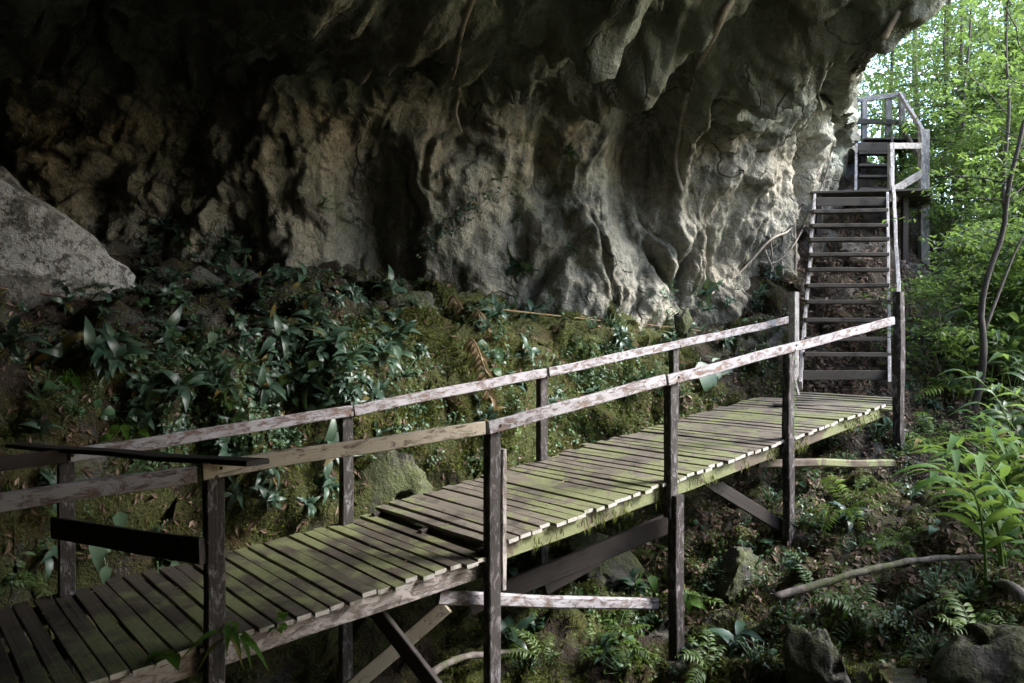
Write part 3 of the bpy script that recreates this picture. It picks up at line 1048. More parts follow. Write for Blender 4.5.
def fern(n, size, mat, name, seed=0, pairs=15, plen=0.26, erect=0.9, spread=6.28, a0=0.0):
    r = random.Random(seed)
    m = MB()
    for i in range(n):
        a = a0 + spread * i / n + r.uniform(-0.35, 0.35)
        L = size * r.uniform(0.65, 1.15)
        e0 = erect * r.uniform(0.7, 1.15)
        pts, p, e = [], np.zeros(3), e0
        for k in range(pairs + 1):
            pts.append(p.copy())
            d = np.array([math.cos(a) * math.cos(e), math.sin(a) * math.cos(e), math.sin(e)])
            p = p + d * L / pairs
            e -= (1.5 / pairs) * r.uniform(0.8, 1.2)
        pts = np.array(pts)
        m.tube(pts, np.linspace(0.005, 0.0015, len(pts)), 4)
        T = np.gradient(pts, axis=0)
        P, D, N, S = [], [], [], []
        for k in range(2, pairs + 1):
            t = k / pairs
            l = plen * L * math.sin(math.pi * min(1, 0.12 + t * 0.88)) ** 0.7 * (1 if t < 0.97 else 0.5)
            tt = unit(T[k])
            side = unit(np.cross(tt, (0, 0, 1)))
            for sg in (-1, 1):
                if r.random() < 0.13:
                    continue
                P.append(pts[k]); D.append(side * sg + tt * r.uniform(0.3, 0.7) + np.array([0, 0, r.uniform(-0.45, 0.0)])); N.append(np.cross(side, tt) + 0.3 * np.array([r.uniform(-1, 1), r.uniform(-1, 1), 0])); S.append(max(0.02, l * r.uniform(0.75, 1.1)))
        m.scatter((T_SMALL[0] * np.array([1, 0.55, 1]), T_SMALL[1]), P, D, N, np.array(S), np.full(len(P), r.random()))
    return m.build(name, mat, smooth=True)


def align(n, tilt=0.6, lean=None):
    """orientation whose z leans from straight up towards the slope's normal"""
    z = unit(np.array([0, 0, 1]) * (1 - tilt) + np.asarray(n) * tilt)
    a = random.uniform(0, 6.28)
    x = unit(np.cross(np.array([math.cos(a), math.sin(a), 0.01]), z))
    y = np.cross(z, x)
    return Matrix((x, y, z)).transposed().to_4x4()


used = set()


def place(proto, loc, n, scale, label, cat, group, tilt=0.6, sink=0.02):
    if proto.name in used:
        o = proto.copy()
        col.objects.link(o)
    else:
        o = proto
        used.add(proto.name)
    mtx = align(n, tilt)
    loc = np.asarray(loc) - np.asarray(n) * sink
    o.matrix_world = Matrix.Translation(Vector(loc)) @ mtx @ Matrix.Scale(scale, 4)
    return tag(o, label, cat, group)


lance = [rosette(T_LANCE, n, s, M['lance'], 'leafy_plant', e, 0.07, k) for k, (n, s, e) in enumerate(((16, 0.25, (-0.1, 1.0)), (22, 0.20, (-0.2, 1.2)), (12, 0.30, (-0.3, 0.8)), (26, 0.17, (-0.2, 1.2))))]
broad = [rosette(T_BROAD, n, s, M['broad'], 'broadleaf_plant', (0.3, 1.2), 0.02, 20 + k, pe) for k, (n, s, pe) in enumerate(((4, 0.26, 0.16), (6, 0.20, 0.2), (3, 0.32, 0.12)))]
ferns = [fern(n, s, M[mt], 'fern', 40 + k, pr, pl, er, sp) for k, (n, s, pr, pl, er, sp, mt) in enumerate(((7, 0.5, 15, 0.24, 1.1, 6.28, 'fern'), (5, 0.42, 14, 0.2, 0.9, 3.6, 'fern'), (4, 0.6, 18, 0.2, 1.25, 4.5, 'fern_dark'), (6, 0.36, 11, 0.34, 0.6, 5.0, 'fern_dark'), (3, 0.55, 20, 0.15, 1.3, 2.2, 'fern'), (8, 0.45, 13, 0.17, 0.7, 6.28, 'fern_dark')))]
small = [rosette(T_SMALL, n, s, M['broad'], 'seedling', (-0.1, 1.2), 0.12, 60 + k) for k, (n, s) in enumerate(((16, 0.075), (22, 0.06)))]

ZONES = [
    # x0, x1, y0, y1, count, kinds, zone words
    (150, 245, 225, 330, 34, 'LLLLB', 'on the dim ledge right of the pale boulder'),
    (0, 150, 262, 300, 16, 'LLBS', 'in front of the lower edge of the pale boulder'),
    (5, 150, 290, 430, 26, 'LLLBS', 'on the shadowed bank below the pale boulder'),
    (130, 250, 320, 440, 26, 'LLBLS', 'on the dark bank above the far handrail'),
    (250, 345, 280, 430, 38, 'LLLLB', 'on the dark bank above the middle far handrail'),
    (300, 420, 280, 400, 34, 'LLLS', 'under the mossy ledge by the dried fronds'),
    (470, 560, 300, 420, 36, 'LLSSB', 'on the bank right of the dried fronds'),
    (560, 680, 325, 400, 34, 'LSSSF', 'on the bank behind the upper far handrail'),
    (640, 790, 270, 345, 30, 'LSSB', 'at the foot of the rock left of the staircase'),
    (215, 345, 430, 510, 18, 'LLS', 'in the gap between deck and bank'),
    (360, 540, 400, 470, 16, 'LFS', 'below the far handrail behind the deck'),
]
KW = {'L': ('waxy narrow-leaved plant', lance, 'plant'), 'B': ('broad-leaved plant', broad, 'plant'), 'S': ('small-leaved creeping seedling', small, 'plant'), 'F': ('feathery little fern', ferns, 'fern')}
for (x0, x1, y0, y1, cnt, kinds, words) in ZONES:
    for k in range(int(cnt * 1.5)):
        h = hit(random.uniform(x0, x1), random.uniform(y0, y1))
        if h is None or h[2] > 16:
            continue
        kd = random.choice(kinds)
        kw, protos, cat = KW[kd]
        if random.random() < 0.05 and h[3] == 'c':
            continue
        sc = (0.42 + 0.8 * random.random() ** 2) * {'F': 0.7, 'B': 0.6}.get(kd, 1.0)
        place(random.choice(protos), h[0], h[1], sc, kw + ' ' + words, cat, kw + 's ' + words, 0.75)

# below the deck and the slope on the right
GZ2 = [
    (500, 660, 560, 680, 26, 'FSSLB', 'on the gully floor under the boardwalk'),
    (670, 800, 500, 680, 40, 'FSSLSB', 'on the slope under the last boardwalk posts'),
    (790, 960, 420, 560, 44, 'FSSLSB', 'on the litter slope above the fallen log'),
    (790, 1020, 580, 680, 34, 'SSSFB', 'among the dark rocks below the fallen log'),
    (900, 1020, 330, 440, 34, 'FLBS', 'on the bank right of the staircase'),
    (-40, 60, 470, 590, 10, 'SFL', 'on the mossy bank behind the barrier'),
    (80, 205, 470, 560, 8, 'SB', 'on the mossy bank seen through the barrier'),
]
for (x0, x1, y0, y1, cnt, kinds, words) in GZ2:
    for k in range(cnt):
        h = hit(random.uniform(x0, x1), random.uniform(y0, y1))
        if h is None or h[2] > 16:
            continue
        kd = random.choice(kinds)
        kw, protos, cat = KW[kd]
        place(random.choice(protos), h[0], h[1], random.uniform(0.5, 1.1) * {'B': 0.5}.get(kd, 1.0), kw + ' ' + words, cat, kw + 's ' + words, 0.45)

# plants on the rock face
for (px, py, kd, sc, lab) in ((525, 262, 'L', 1.5, 'dark rosette plant rooted in a crack of the rock face'), (572, 152, 'L', 0.8, 'small leafy plant growing beside the dark hollow in the rock'),
                              (575, 250, 'S', 0.9, 'tiny seedling on the rock face right of the dark rosette'), (655, 265, 'F', 0.9, 'drooping fern clinging to the lower rock face'),
                              (320, 205, 'S', 1.2, 'small green sprig on the lit rock column'), (520, 215, 'S', 1.0, 'small fern-like sprig above the dark rosette')):
    h = hit(px, py, 'c')
    if h is not None:
        place(random.choice(KW[kd][1]), h[0], h[1], sc, lab, 'plant', None, 0.9)

# single plants one can point to
M['arum'] = mat_leaf('pale_arum_leaf', (0.085, 0.15, 0.085), (0.13, 0.20, 0.13), 0.2, 0.42)
T_ARUM = leaf_tmpl(0.48, 0.3, 0.10, 7, 0.75, 0.3, 0.012)
BIG = [([(700, 362, 0.75, 0.18), (714, 358, 0.78, 0.30), (693, 372, 0.30, -0.25)], 'M', 'big pale arum leaves hanging beside the upper boardwalk edge'),
       ([(213, 332, 0.20, 0.05), (208, 344, 0.13, -0.5)], 'M', 'round pale leaf plant on the shaded bank above the far handrail'),
       ([(70, 376, 0.17, -0.5), (74, 376, 0.17, 0.5), (66, 380, 0.12, -0.9)], 'G', 'bright green broadleaf plant on the shaded bank at the far left'),
       ([(99, 538, 0.30, 0.1), (106, 566, 0.20, 0.1), (120, 512, 0.24, 0.2)], 'M', 'large drooping pale-veined leaf plant seen through the barrier frame'),
       ([(158, 568, 0.16, 0.9), (172, 562, 0.14, 0.6)], 'M', 'pale curled leaf plant low behind the barrier'),
       ([(8, 492, 0.18, -0.3), (14, 496, 0.14, 0.4)], 'G', 'green leaf pair under the near rail at the far left edge'),
       ([(118, 425, 0.16, -0.4), (124, 424, 0.17, 0.3), (112, 436, 0.14, -0.8), (140, 430, 0.15, 0.6)], 'G', 'bright green leaf cluster just above the barrier board'),
       ([(755, 352, 0.22, 0.4), (748, 356, 0.16, -0.2)], 'M', 'pale pointed leaf plant on the bank left of the last front post'),
       ([(640, 578, 0.22, -0.2), (650, 575, 0.24, 0.25)], 'G', 'pair of rounded green leaves on the gully bank by the middle support post'),
       ([(684, 590, 0.25, 0.2), (676, 588, 0.2, -0.3), (690, 600, 0.2, 0.7)], 'G', 'shiny heart-leaved plant just right of the middle support post'),
       ([(855, 600, 0.12, 0.3), (846, 606, 0.13, -0.3), (870, 605, 0.1, 0.8)], 'G', 'bright broad leaves in front of the fallen log'),
       ([(395, 345, 0.22, 0.3), (386, 350, 0.2, -0.4), (380, 356, 0.2, -0.9), (402, 352, 0.18, 0.8), (392, 362, 0.2, 0.1)], 'M', 'pale rosette plant under the mossy ledge above the far handrail')]
for lvs, mt, lab in BIG:
    h0 = hit(lvs[0][0], lvs[0][1])
    rt = thing('broadleaf_plant', lab, 'plant', h0[0].tolist())
    for (px, py, L, dx) in lvs:
        h = hit(px, py)
        p = h[0] if abs(h[0][1] - h0[0][1]) < 0.6 else pt(px, py, h0[0][1])
        p = p - unit(ray(px, py)) * 0.16
        d = np.array([dx, -0.22, -0.9 if abs(dx) < 0.6 else -0.35])
        m = MB().scatter(T_ARUM, [p], [d], [np.array([0.35, -1.0, 0.55])], [L])
        m.tube([h0[0] - h0[1] * 0.03, (h0[0] + p) / 2 + np.array([0, -0.02, 0.06]), p, p + unit(d) * L * 0.05], [0.008, 0.007, 0.005, 0.004], 5)
        part(m, 'leaf', M['arum'] if mt == 'M' else M['ginger'], rt, smooth=True)

# ------------------------------------------------------------------ creepers, roots and dry fronds


def creeper(px0, py0, px1, py1, nst, label, size=0.075, only='c', spread=14):
    m, lv = MB(), MB()
    P, D, N = [], [], []
    for k in range(nst):
        ox, oy = random.uniform(-spread, spread), random.uniform(-spread, spread)
        pts = []
        for t in np.linspace(0, 1, 16):
            h = hit(px0 + (px1 - px0) * t + ox * t + 4 * math.sin(t * 7 + k), py0 + (py1 - py0) * t + oy * t + 4 * math.sin(t * 5 + k * 2), only)
            if h is None:
                continue
            pts.append(h[0] + h[1] * (0.03 + 0.10 * t))
            if t > 0.12:
                for j in range(3):
                    q = h[1] + np.array([random.uniform(-1, 1), random.uniform(-1, 1), random.uniform(-0.8, 0.3)]) * 0.8
                    P.append(pts[-1] + rng.normal(size=3) * 0.02); D.append(np.array([random.uniform(-1, 1), -0.3, random.uniform(-1, 0.4)])); N.append(q)
        if len(pts) > 3:
            m.tube(pts, np.linspace(0.007, 0.003, len(pts)), 5)
    o = m.build('creeper', M['bark'], origin=P[0])
    lv.scatter(T_SMALL, P, D, N, size * rng.uniform(0.6, 1.2, len(P)))
    l = lv.build('foliage', M['lance'], None)
    l.parent = o
    l.matrix_parent_inverse = Matrix.Translation(-Vector(o.location))
    return tag(o, label, 'creeper')


creeper(408, 262, 497, 186, 5, 'small-leaved dark creeper climbing diagonally up the tan rock face')
creeper(436, 275, 470, 215, 1, 'thin single vine with sparse leaves on the rock below the diagonal creeper', 0.05, 'c', 4)


def root(pxs, rad, label, lift=0.06, name='hanging_root', only=None, n=6):
    pts = []
    for i, (px, py) in enumerate(pxs):
        h = hit(px, py, 'c')
        if h is None or (pts and abs(h[0][1] - pts[-1][1]) > 2.0):
            if pts:
                pts.append(ray(px, py) * pts[-1][1])
            continue
        pts.append(h[0] - unit(ray(px, py)) * lift)
    if len(pts) < 2:
        return {}
    pts = np.array(pts)
    k = len(pts)
    f = np.linspace(0, k - 1, (k - 1) * 6 + 1)
    c = crom(pts, f)
    c += np.stack([pn(np.c_[f * 1.1, f * 0, f * 0 + j * 9.3]) for j in range(3)], 1) * 0.02
    o = MB().tube(c, np.linspace(rad[0], rad[1], len(c)), n, 0.1).build(name, M['root'], smooth=True, origin=c[0])
    return tag(o, label, 'root')


root([(474, 0), (462, 30), (457, 60), (452, 78)], (0.03, 0.02), 'thin knotty root hanging from the ceiling, with a fibrous tuft at its end')
root([(452, 70), (459, 90), (456, 112), (461, 130)], (0.045, 0.012), 'fuzzy tan root tuft hanging free below the knotty root', 0.12)
root([(732, 0), (716, 30), (700, 62), (692, 88)], (0.05, 0.04), 'pale root running down the ceiling groove to the drapery column', 0.02)
root([(689, 92), (680, 130), (676, 165), (682, 190)], (0.05, 0.03), 'ragged pale root along the left edge of the drapery column', 0.03)
root([(709, 296), (740, 272), (770, 240), (789, 230), (800, 210), (804, 203)], (0.018, 0.02), 'long pale root looping from the rock foot up to the stair top', 0.10)
root([(760, 262), (775, 262), (790, 250), (803, 228), (818, 196), (830, 160), (834, 135)], (0.014, 0.014), 'slender root rising past the stair top to the rock lip', 0.12)
for k, (xa, ya, xb, yb) in enumerate(((770, 235, 768, 300), (782, 262, 776, 312), (765, 250, 785, 318), (795, 225, 789, 300))):
    root([(xa, ya), ((xa + xb) / 2 + 4, (ya + yb) / 2), (xb, yb)], (0.02, 0.012), 'short root in the tangle on the rock left of the staircase', 0.06)['group'] = 'root tangle left of the staircase'
root([(494, 0), (495, 5), (494, 9)], (0.012, 0.008), 'white root tip poking from the ceiling at the top edge', 0.1)
root([(880, 78), (872, 60), (884, 38), (900, 10)], (0.05, 0.03), 'gnarled root creeping along the underside of the rock lip', 0.02)
root([(867, 76), (866, 98), (868, 112)], (0.035, 0.012), 'short root hanging down from the rock lip above the top platform', 0.05)

# dried fronds hanging from the ledge
for (px, py, L, lab) in ((445, 305, 1.15, 'long dry brown frond hanging from the mossy ledge'), (478, 322, 0.9, 'shorter dry frond hanging right of the longest one'), (462, 345, 0.8, 'reddish dead frond low behind the far handrail')):
    h = hit(px, py)
    m = MB()
    p = h[0] + h[1] * 0.15
    pts = [p]
    d = np.array([0.22, -0.35, 0.1])
    for k in range(12):
        p = p + unit(d) * L / 12
        d = d + np.array([0.02, -0.0, -0.22])
        pts.append(p)
    m.tube(pts, np.linspace(0.012, 0.004, 13), 5)
    P, D, N = [], [], []
    for k in range(1, 13):
        for sg in (-1, 1):
            for j in range(2):
                P.append(pts[k]); D.append(np.array([sg * 0.5, -0.1, -0.9 + random.uniform(-0.2, 0.3)])); N.append(np.array([random.uniform(-.5, .5), -1, 0.2]))
    m.scatter(T_STRAP, P, D, N, 0.27 * rng.uniform(0.5, 1.2, len(P)))
    tag(m.build('dry_frond', M['dry'], origin=pts[0]), lab, 'dry frond')
for (px, py, qx, qy, lab) in ((488, 312, 600, 324, 'thin dry stick lying along the mossy ledge'), (580, 320, 700, 334, 'thin dry stick lying along the ledge nearer the staircase'), (0, 293, 85, 305, 'thin bare twig lying below the pale boulder')):
    pts = []
    for t in np.linspace(0, 1, 9):
        h = hit(px + (qx - px) * t, py + (qy - py) * t)
        pts.append(h[0] + np.array([0, -0.03, 0.05]))
    pts = np.array(pts)
    pts = pts[0] + (pts[-1] - pts[0]) * np.linspace(0, 1, 9)[:, None] * 1.0 + (pts - pts[0] - (pts[-1] - pts[0]) * np.linspace(0, 1, 9)[:, None]) * 0.35
    tag(MB().tube(pts, np.linspace(0.011, 0.007, 9), 6).build('dry_stick', M['dry'], origin=pts[0]), lab, 'stick')


# ------------------------------------------------------------------ boulders
def boulder(loc, r, mat, label, seed, rot=0.0, group=None, rough=0.3, planes=7):
    import bmesh
    bm = bmesh.new()
    bmesh.ops.create_icosphere(bm, subdivisions=5, radius=1)
    V = np.array([v.co[:] for v in bm.verts])
    n = fbm(V * 1.1 + seed * 13.7, 4, 0.55)
    rd = ridged(V * 1.6 + seed * 5.1, 3)
    k = 1 + rough * n + 0.10 * rd + 0.06 * fbm(V * 5 + seed, 4, 0.6) - 0.10 * np.maximum(ridged(V * 2.7 + seed, 2) - 0.9, 0)
    # a few planed faces so it does not read as a ball
    rr = np.random.default_rng(seed)
    X = V * k[:, None]
    for j in range(planes):
        a = unit(rr.normal(size=3))
        c = rr.uniform(0.55, 0.85)
        dd = X @ a - c
        X -= np.maximum(dd, 0)[:, None] * a * 0.85
    X *= np.array(r)
    for v, p in zip(bm.verts, X):
        v.co = p
    me = bpy.data.meshes.new('boulder')
    bm.to_mesh(me); bm.free()
    me.polygons.foreach_set('use_smooth', np.ones(len(me.polygons), bool))
    me.materials.append(mat)
    o = bpy.data.objects.new('boulder', me)
    col.objects.link(o)
    o.location = loc
    o.rotation_euler = (0.15 * math.sin(seed), rot, seed * 1.3)
    return tag(o, label, 'boulder', group)


o = boulder(pt(-8, 242, 8.5), (1.95, 1.0, 0.60), M['pale_boulder'], 'big pale lichen-covered boulder sloping down at the left', 3, 0, None, 0.34, 3)
o.rotation_euler = (0, 0.62, 0.15)
boulder(pt(22, 405, 7.2), (0.42, 0.4, 0.6), M['pale_boulder'], 'smaller pale blotched boulder above the barrier at the left', 5)
boulder(pt(150, 395, 7.7), (0.42, 0.35, 0.42), M['boulder'], 'grey rock among the shaded plants above the far handrail', 6)
boulder(pt(412, 315, 9.9), (0.30, 0.3, 0.26), M['boulder'], 'small bare grey rock poking from the mossy ledge', 8)
boulder(pt(375, 485, 8.4), (0.7, 0.4, 0.5), M['boulder'], 'dark grey rock in the gap behind the deck step', 9)
boulder(pt(683, 322, 11.2), (0.13, 0.1, 0.19), M['boulder'], 'small dark pointed stone on the bank near the far handrail', 10)
for i, (px, py, Y, r, lab) in enumerate(((900, 672, 5.6, (0.85, 0.6, 0.42), 'large dark rock at the bottom right of the slope'), (815, 645, 5.6, (0.30, 0.26, 0.42), 'upright brownish stone below the fallen log'),
                                         (1010, 640, 5.2, (0.6, 0.6, 0.5), 'dark rock at the bottom right corner'), (735, 540, 8.0, (0.32, 0.3, 0.34), 'angular grey rock under the last walkway braces'),
                                         (760, 545, 8.3, (0.25, 0.22, 0.25), 'smaller grey rock right of the angular one'), (700, 640, 6.9, (0.4, 0.35, 0.3), 'mossy rounded rock right of the middle support post'),
                                         (955, 640, 5.9, (0.5, 0.35, 0.18), 'flat dark rock just below the fallen log'), (600, 525, 8.6, (0.5, 0.35, 0.42), 'pale mossy rock behind the dark brace'),
                                         (770, 655, 5.9, (0.28, 0.24, 0.24), 'small mossy stone left of the upright one'))):
    boulder(pt(px, py + 40, Y), tuple(0.85 * x for x in r), M['boulder'], lab, 20 + i, rough=0.42)

# fallen log and sticks on the slope


def log(px0, py0, Y0, px1, py1, Y1, r, label, name='fallen_log'):
    a, b = pt(px0, py0, Y0), pt(px1, py1, Y1)
    f = np.linspace(0, 1, 40)
    pts = a + (b - a) * f[:, None]
    Lg = np.linalg.norm(b - a)
    pts[:, 2] += 0.05 * np.sin(f * 4) + 0.05 * fbm(np.c_[f * Lg * 1.1 + px0, f * 0 + 3, f * 0], 3)
    pts[:, 1] += 0.06 * fbm(np.c_[f * Lg * 1.1 + py0, f * 0 + 9, f * 0], 3)
    o = MB().tube(pts, np.linspace(r, r * 0.55, 40) * (1 + 0.25 * fbm(np.c_[f * Lg * 4, f * 0 + px0, f * 0], 3)), 9, 0.08).build(name, M['log'], smooth=True, origin=pts[0])
    return tag(o, label, 'log' if r > 0.03 else 'stick')


log(775, 597, 6.5, 995, 548, 7.0, 0.036, 'fallen grey log lying across the slope at the lower right')
log(930, 545, 7.6, 950, 505, 8.0, 0.012, 'thin dead stick standing from the litter above the log', 'stick')
log(1024, 600, 5.6, 985, 585, 6.0, 0.05, 'short dark log end at the right edge', 'fallen_log')
log(420, 683, 6.6, 520, 645, 7.4, 0.035, 'pale root-like branch on the gully floor between the left support posts', 'fallen_branch')

# hanging grass tuft on the edge by the first post
for (s, n, L, lab) in ((fs[0] + 0.12, 9, 0.34, 'green grassy weed hanging from the deck edge by the first post'), (fs[0] + 0.42, 7, 0.14, 'small weed sprouting between boards near the first post'), (-0.25, 5, 0.16, 'tiny weed at the deck edge in the bottom left')):
    P = [wpt(s, -0.06, zA(s)) + rng.normal(size=3) * 0.02 for k in range(n)]
    Dv = [np.array([random.uniform(-1, 1) + 0.4, -0.9, random.uniform(-0.2, 1.1)]) for k in range(n)]
    m = MB().scatter(T_STRAP if L > 0.2 else T_SMALL, P, Dv, [np.array([0, -0.2, 1])] * n, L * rng.uniform(0.5, 1.1, n))
    tag(m.build('weed', M['ginger'], smooth=True, origin=P[0]), lab, 'weed')
# climbing vine on the last front post
P, Dv = [], []
for k in range(46):
    z = zB(fs[3]) + 0.05 + k * 0.018
    P.append(wpt(fs[3] + 0.07, -0.06 + random.uniform(-.03, .03), z)); Dv.append(np.array([random.uniform(0, 1), -0.6, random.uniform(-0.8, 0.2)]))
m = MB().scatter(T_SMALL, P, Dv, [np.array([0.5, -0.6, 0.5])] * 46, 0.06 * rng.uniform(0.6, 1.3, 46))
tag(m.build('vine', M['ginger'], origin=P[0]), 'little green vine climbing the right side of the last front post', 'vine')

# ------------------------------------------------------------------ ginger clumps and ferns at the right


def ginger(name, nst, h, seed, leafL=0.42, mat='ginger', lean=(0, 0)):
    r = random.Random(seed)
    root_ = thing(name, None, None)
    st_, lv = MB(), MB()
    P, D, N, S = [], [], [], []
    for i in range(nst):
        a = r.uniform(0, 6.28)
        b = np.array([r.gauss(0, 0.22), r.gauss(0, 0.22), -0.05])
        H = h * r.uniform(0.6, 1.1)
        ln = np.array([math.cos(a) * 0.5 + lean[0], math.sin(a) * 0.5 + lean[1], 0])
        f = np.linspace(0, 1, 12)
        pts = b + np.array([0, 0, H]) * f[:, None] + ln * (f ** 2)[:, None] * H * 0.8 - np.array([0, 0, 0.25 * H]) * (f ** 3)[:, None]
        st_.tube(pts, np.linspace(0.014, 0.005, 12), 6)
        side = unit(np.cross(np.array([0, 0, 1]), ln))
        for k in range(3, 12):
            sg = 1 if k % 2 else -1
            T = unit(pts[min(k + 1, 11)] - pts[k - 1])
            P.append(pts[k]); D.append(side * sg * 0.9 + T * 0.65 + np.array([0, 0, r.uniform(-.1, .3)])); N.append(np.cross(side, T) * -1 + np.array([0, 0, 0.6])); S.append(leafL * r.uniform(0.7, 1.3))
    lv.scatter(T_GING, P, D, N, np.array(S))
    lo = lv.build('foliage', M[mat], None, smooth=True)
    so = st_.build('stem', M['fern'], None, smooth=True)
    for q in (lo, so):
        q.parent = root_
    return root_


def dup(root_, loc, rz, sc):
    r = root_.copy()
    col.objects.link(r)
    for ch in root_.children:
        c = ch.copy(); col.objects.link(c); c.parent = r
    r.location = loc; r.rotation_euler = (0, 0, rz); r.scale = (sc,) * 3
    return r


gin = [ginger('ginger_plant', 6, 1.35, 81), ginger('ginger_plant', 5, 1.1, 82, 0.36), ginger('ginger_plant', 8, 1.6, 83, 0.4, 'forest_dark')]
GL = [(4.35, 6.5, 0.75, 1, 'small ginger plant right beside the nearest bright clump'), (4.9, 7.7, 0.95, 0, 'bright ginger plant with drooping blades behind the fallen log end'), (5.5, 8.7, 0.9, 1, 'mid-height ginger plant between the bright clumps and the curved tree'), (3.75, 6.0, 1.0, 0, 'bright green ginger plant with long blades leaning in from the right edge'), (4.5, 6.9, 1.1, 1, 'long-leaved ginger plant behind the nearest bright clump'),
      (6.0, 9.4, 0.9, 2, 'tall darker ginger clump at the right edge below the curved tree'), (4.75, 8.0, 0.8, 1, 'low ginger plant above the fallen log'), (7.0, 10.0, 1.0, 2, 'ginger clump at the foot of the curved slender tree'),
      (5.9, 7.4, 1.2, 0, 'ginger plant just outside the right edge of the view'), (7.2, 11.4, 1.1, 2, 'ginger clump on the bank beyond the curved tree')]
usedg = set()
for (x, y, sc, k, lab) in GL:
    p, n = drop(x, y)
    g = gin[k]
    if k in usedg:
        g = dup(gin[k], p, random.uniform(0, 6), sc)
    else:
        usedg.add(k); g.location = p; g.scale = (sc,) * 3; g.rotation_euler = (0, 0, 1.0 + k)
    tag(g, lab, 'ginger plant', 'ginger plants on the right bank')

bf = fern(8, 1.0, M['fern_bright'], 'fern', 91, 20, 0.17, 0.8)
for i, (px, py, sc, lab) in enumerate(((850, 512, 0.85, 'large yellow-green fern arching over the litter slope'), (900, 545, 0.6, 'mid-size bright fern right of the large yellow-green one'), (610, 650, 0.5, 'bright fern at the foot of the middle support post'),
                                       (535, 610, 0.5, 'upright fern under the mossy cross beam'), (960, 395, 1.2, 'broad pale fern beside the dark trunk'), (930, 440, 0.8, 'dim fern at the shaded edge of the bank'), (640, 655, 0.4, 'small bright fern right beside the middle support post'))):
    h = hit(px, py, 'g')
    place(bf, h[0], h[1], sc, lab, 'fern', None, 0.35)

# ------------------------------------------------------------------ stuff: moss, litter, low ground cover


def scatter_on(name, mat, T, n, region, size, label, dens=None, flat=0.5, lift=0.0, rough=1.0, kind='stuff'):
    x0, x1, y0, y1 = region
    H = []
    for k in range(int(n * (2.2 if dens else 1.1))):
        h = hit(random.uniform(x0, x1), random.uniform(y0, y1), 'g')
        if h is not None and h[2] < 17:
            H.append(np.r_[h[0], h[1]])
    H = np.array(H)
    if dens:
        sv, tv = st(H[:, 0], H[:, 1])
        H = H[rng.random(len(H)) < dens(H[:, :3], sv, tv)]
    H = H[:n]
    k = len(H)
    Nn_ = H[:, 3:]
    P = H[:, :3] + Nn_ * lift
    tng = np.cross(Nn_, rng.normal(size=(k, 3)))
    tng /= np.linalg.norm(tng, axis=1)[:, None]
    D = tng * flat + Nn_ * (1 - flat) * rng.uniform(0.3, 1, (k, 1)) + np.array([0, 0, -0.2])
    N = Nn_ + rng.normal(size=(k, 3)) * 0.35 * rough
    S = size * rng.uniform(0.5, 1.4, k)
    m = MB().scatter(T, P, D, N, np.array(S))
    return tag(m.build(name, mat), label, kind=kind)


clump = lambda f, thr: (lambda p, s, t: np.where(fbm(p * f, 3) > thr, 1.0, 0.04))
scatter_on('moss', M['moss'], T_BLADE, 30000, (350, 800, 270, 470), 0.055, 'yellow-green moss and fine weeds over the sunlit bank', clump(1.4, -0.1), 0.45)
scatter_on('moss', M['moss'], T_BLADE, 7000, (-40, 350, 280, 600), 0.055, 'moss over the shaded bank at the left', clump(1.3, 0.0), 0.45)
scatter_on('leaf_litter', M['litter'], T_DIA, 1500, (0, 640, 280, 560), 0.07, 'dead leaves caught on the planted bank behind the walkway', None, 0.9, 0.02)
scatter_on('moss', M['moss'], T_BLADE, 22000, (430, 1040, 440, 690), 0.05, 'moss over the rocks and slope below the walkway', clump(1.5, 0.05), 0.45)
scatter_on('leaf_litter', M['litter'], T_DIA, 7000, (640, 1040, 380, 690), 0.075, 'dead brown leaves on the slope under and beside the staircase', lambda p, s, t: np.where(s > 4.5, 1.0, 0.12), 0.9, 0.015)
scatter_on('leaf_litter', M['litter'], T_DIA, 3500, (790, 930, 170, 420), 0.085, 'dead leaves on the slope behind the stair treads', None, 0.9, 0.02)
scatter_on('ground_cover', M['broad'], T_SMALL, 3500, (130, 800, 270, 470), 0.06, 'tiny leaves of low weeds over the bank behind the walkway', clump(0.9, 0.1), 0.6, 0.02)
scatter_on('ground_cover', M['fern'], T_SMALL, 4500, (480, 1040, 340, 690), 0.05, 'tiny leaves of low weeds over the slope below the walkway', clump(1.0, 0.1), 0.6, 0.02)
# hanging moss under the mossy edge beam
P, Dv = [], []
for k in range(900):
    s = random.uniform(S1 + 0.1, SEND)
    if pn(np.array([[s * 2.2, 0.3, 0.7]]))[0] < -0.05:
        continue
    P.append(wpt(s, -0.005 + random.uniform(-.01, .02), zB(s) - random.uniform(0.05, 0.18))); Dv.append(np.array([random.uniform(-.4, .4), random.uniform(-.4, 0), -1]))
m = MB().scatter(T_BLADE, P, Dv, [np.array([0.5, -1, 0.2])] * len(P), 0.055 * rng.uniform(0.4, 1.3, len(P)))
part(m, 'hanging_moss', M['moss'], walk)['kind'] = 'stuff'
# fallen leaves on the deck
P, Dv, Nn = [], [], []
for k in range(220):
    s = random.uniform(-1.5, SEND - 0.2); z = zA(s) if s < S1 else zB(s)
    P.append(wpt(s, random.uniform(0, WID), z + 0.008)); Dv.append(np.array([random.uniform(-1, 1), random.uniform(-1, 1), 0.05])); Nn.append([0, 0, 1])
m = MB().scatter(T_DIA, P, Dv, Nn, 0.04 * rng.uniform(0.4, 1.3, len(P)))
tag(m.build('leaf_litter', M['litter']), 'scattered dead leaf scraps lying on the deck boards', kind='stuff')


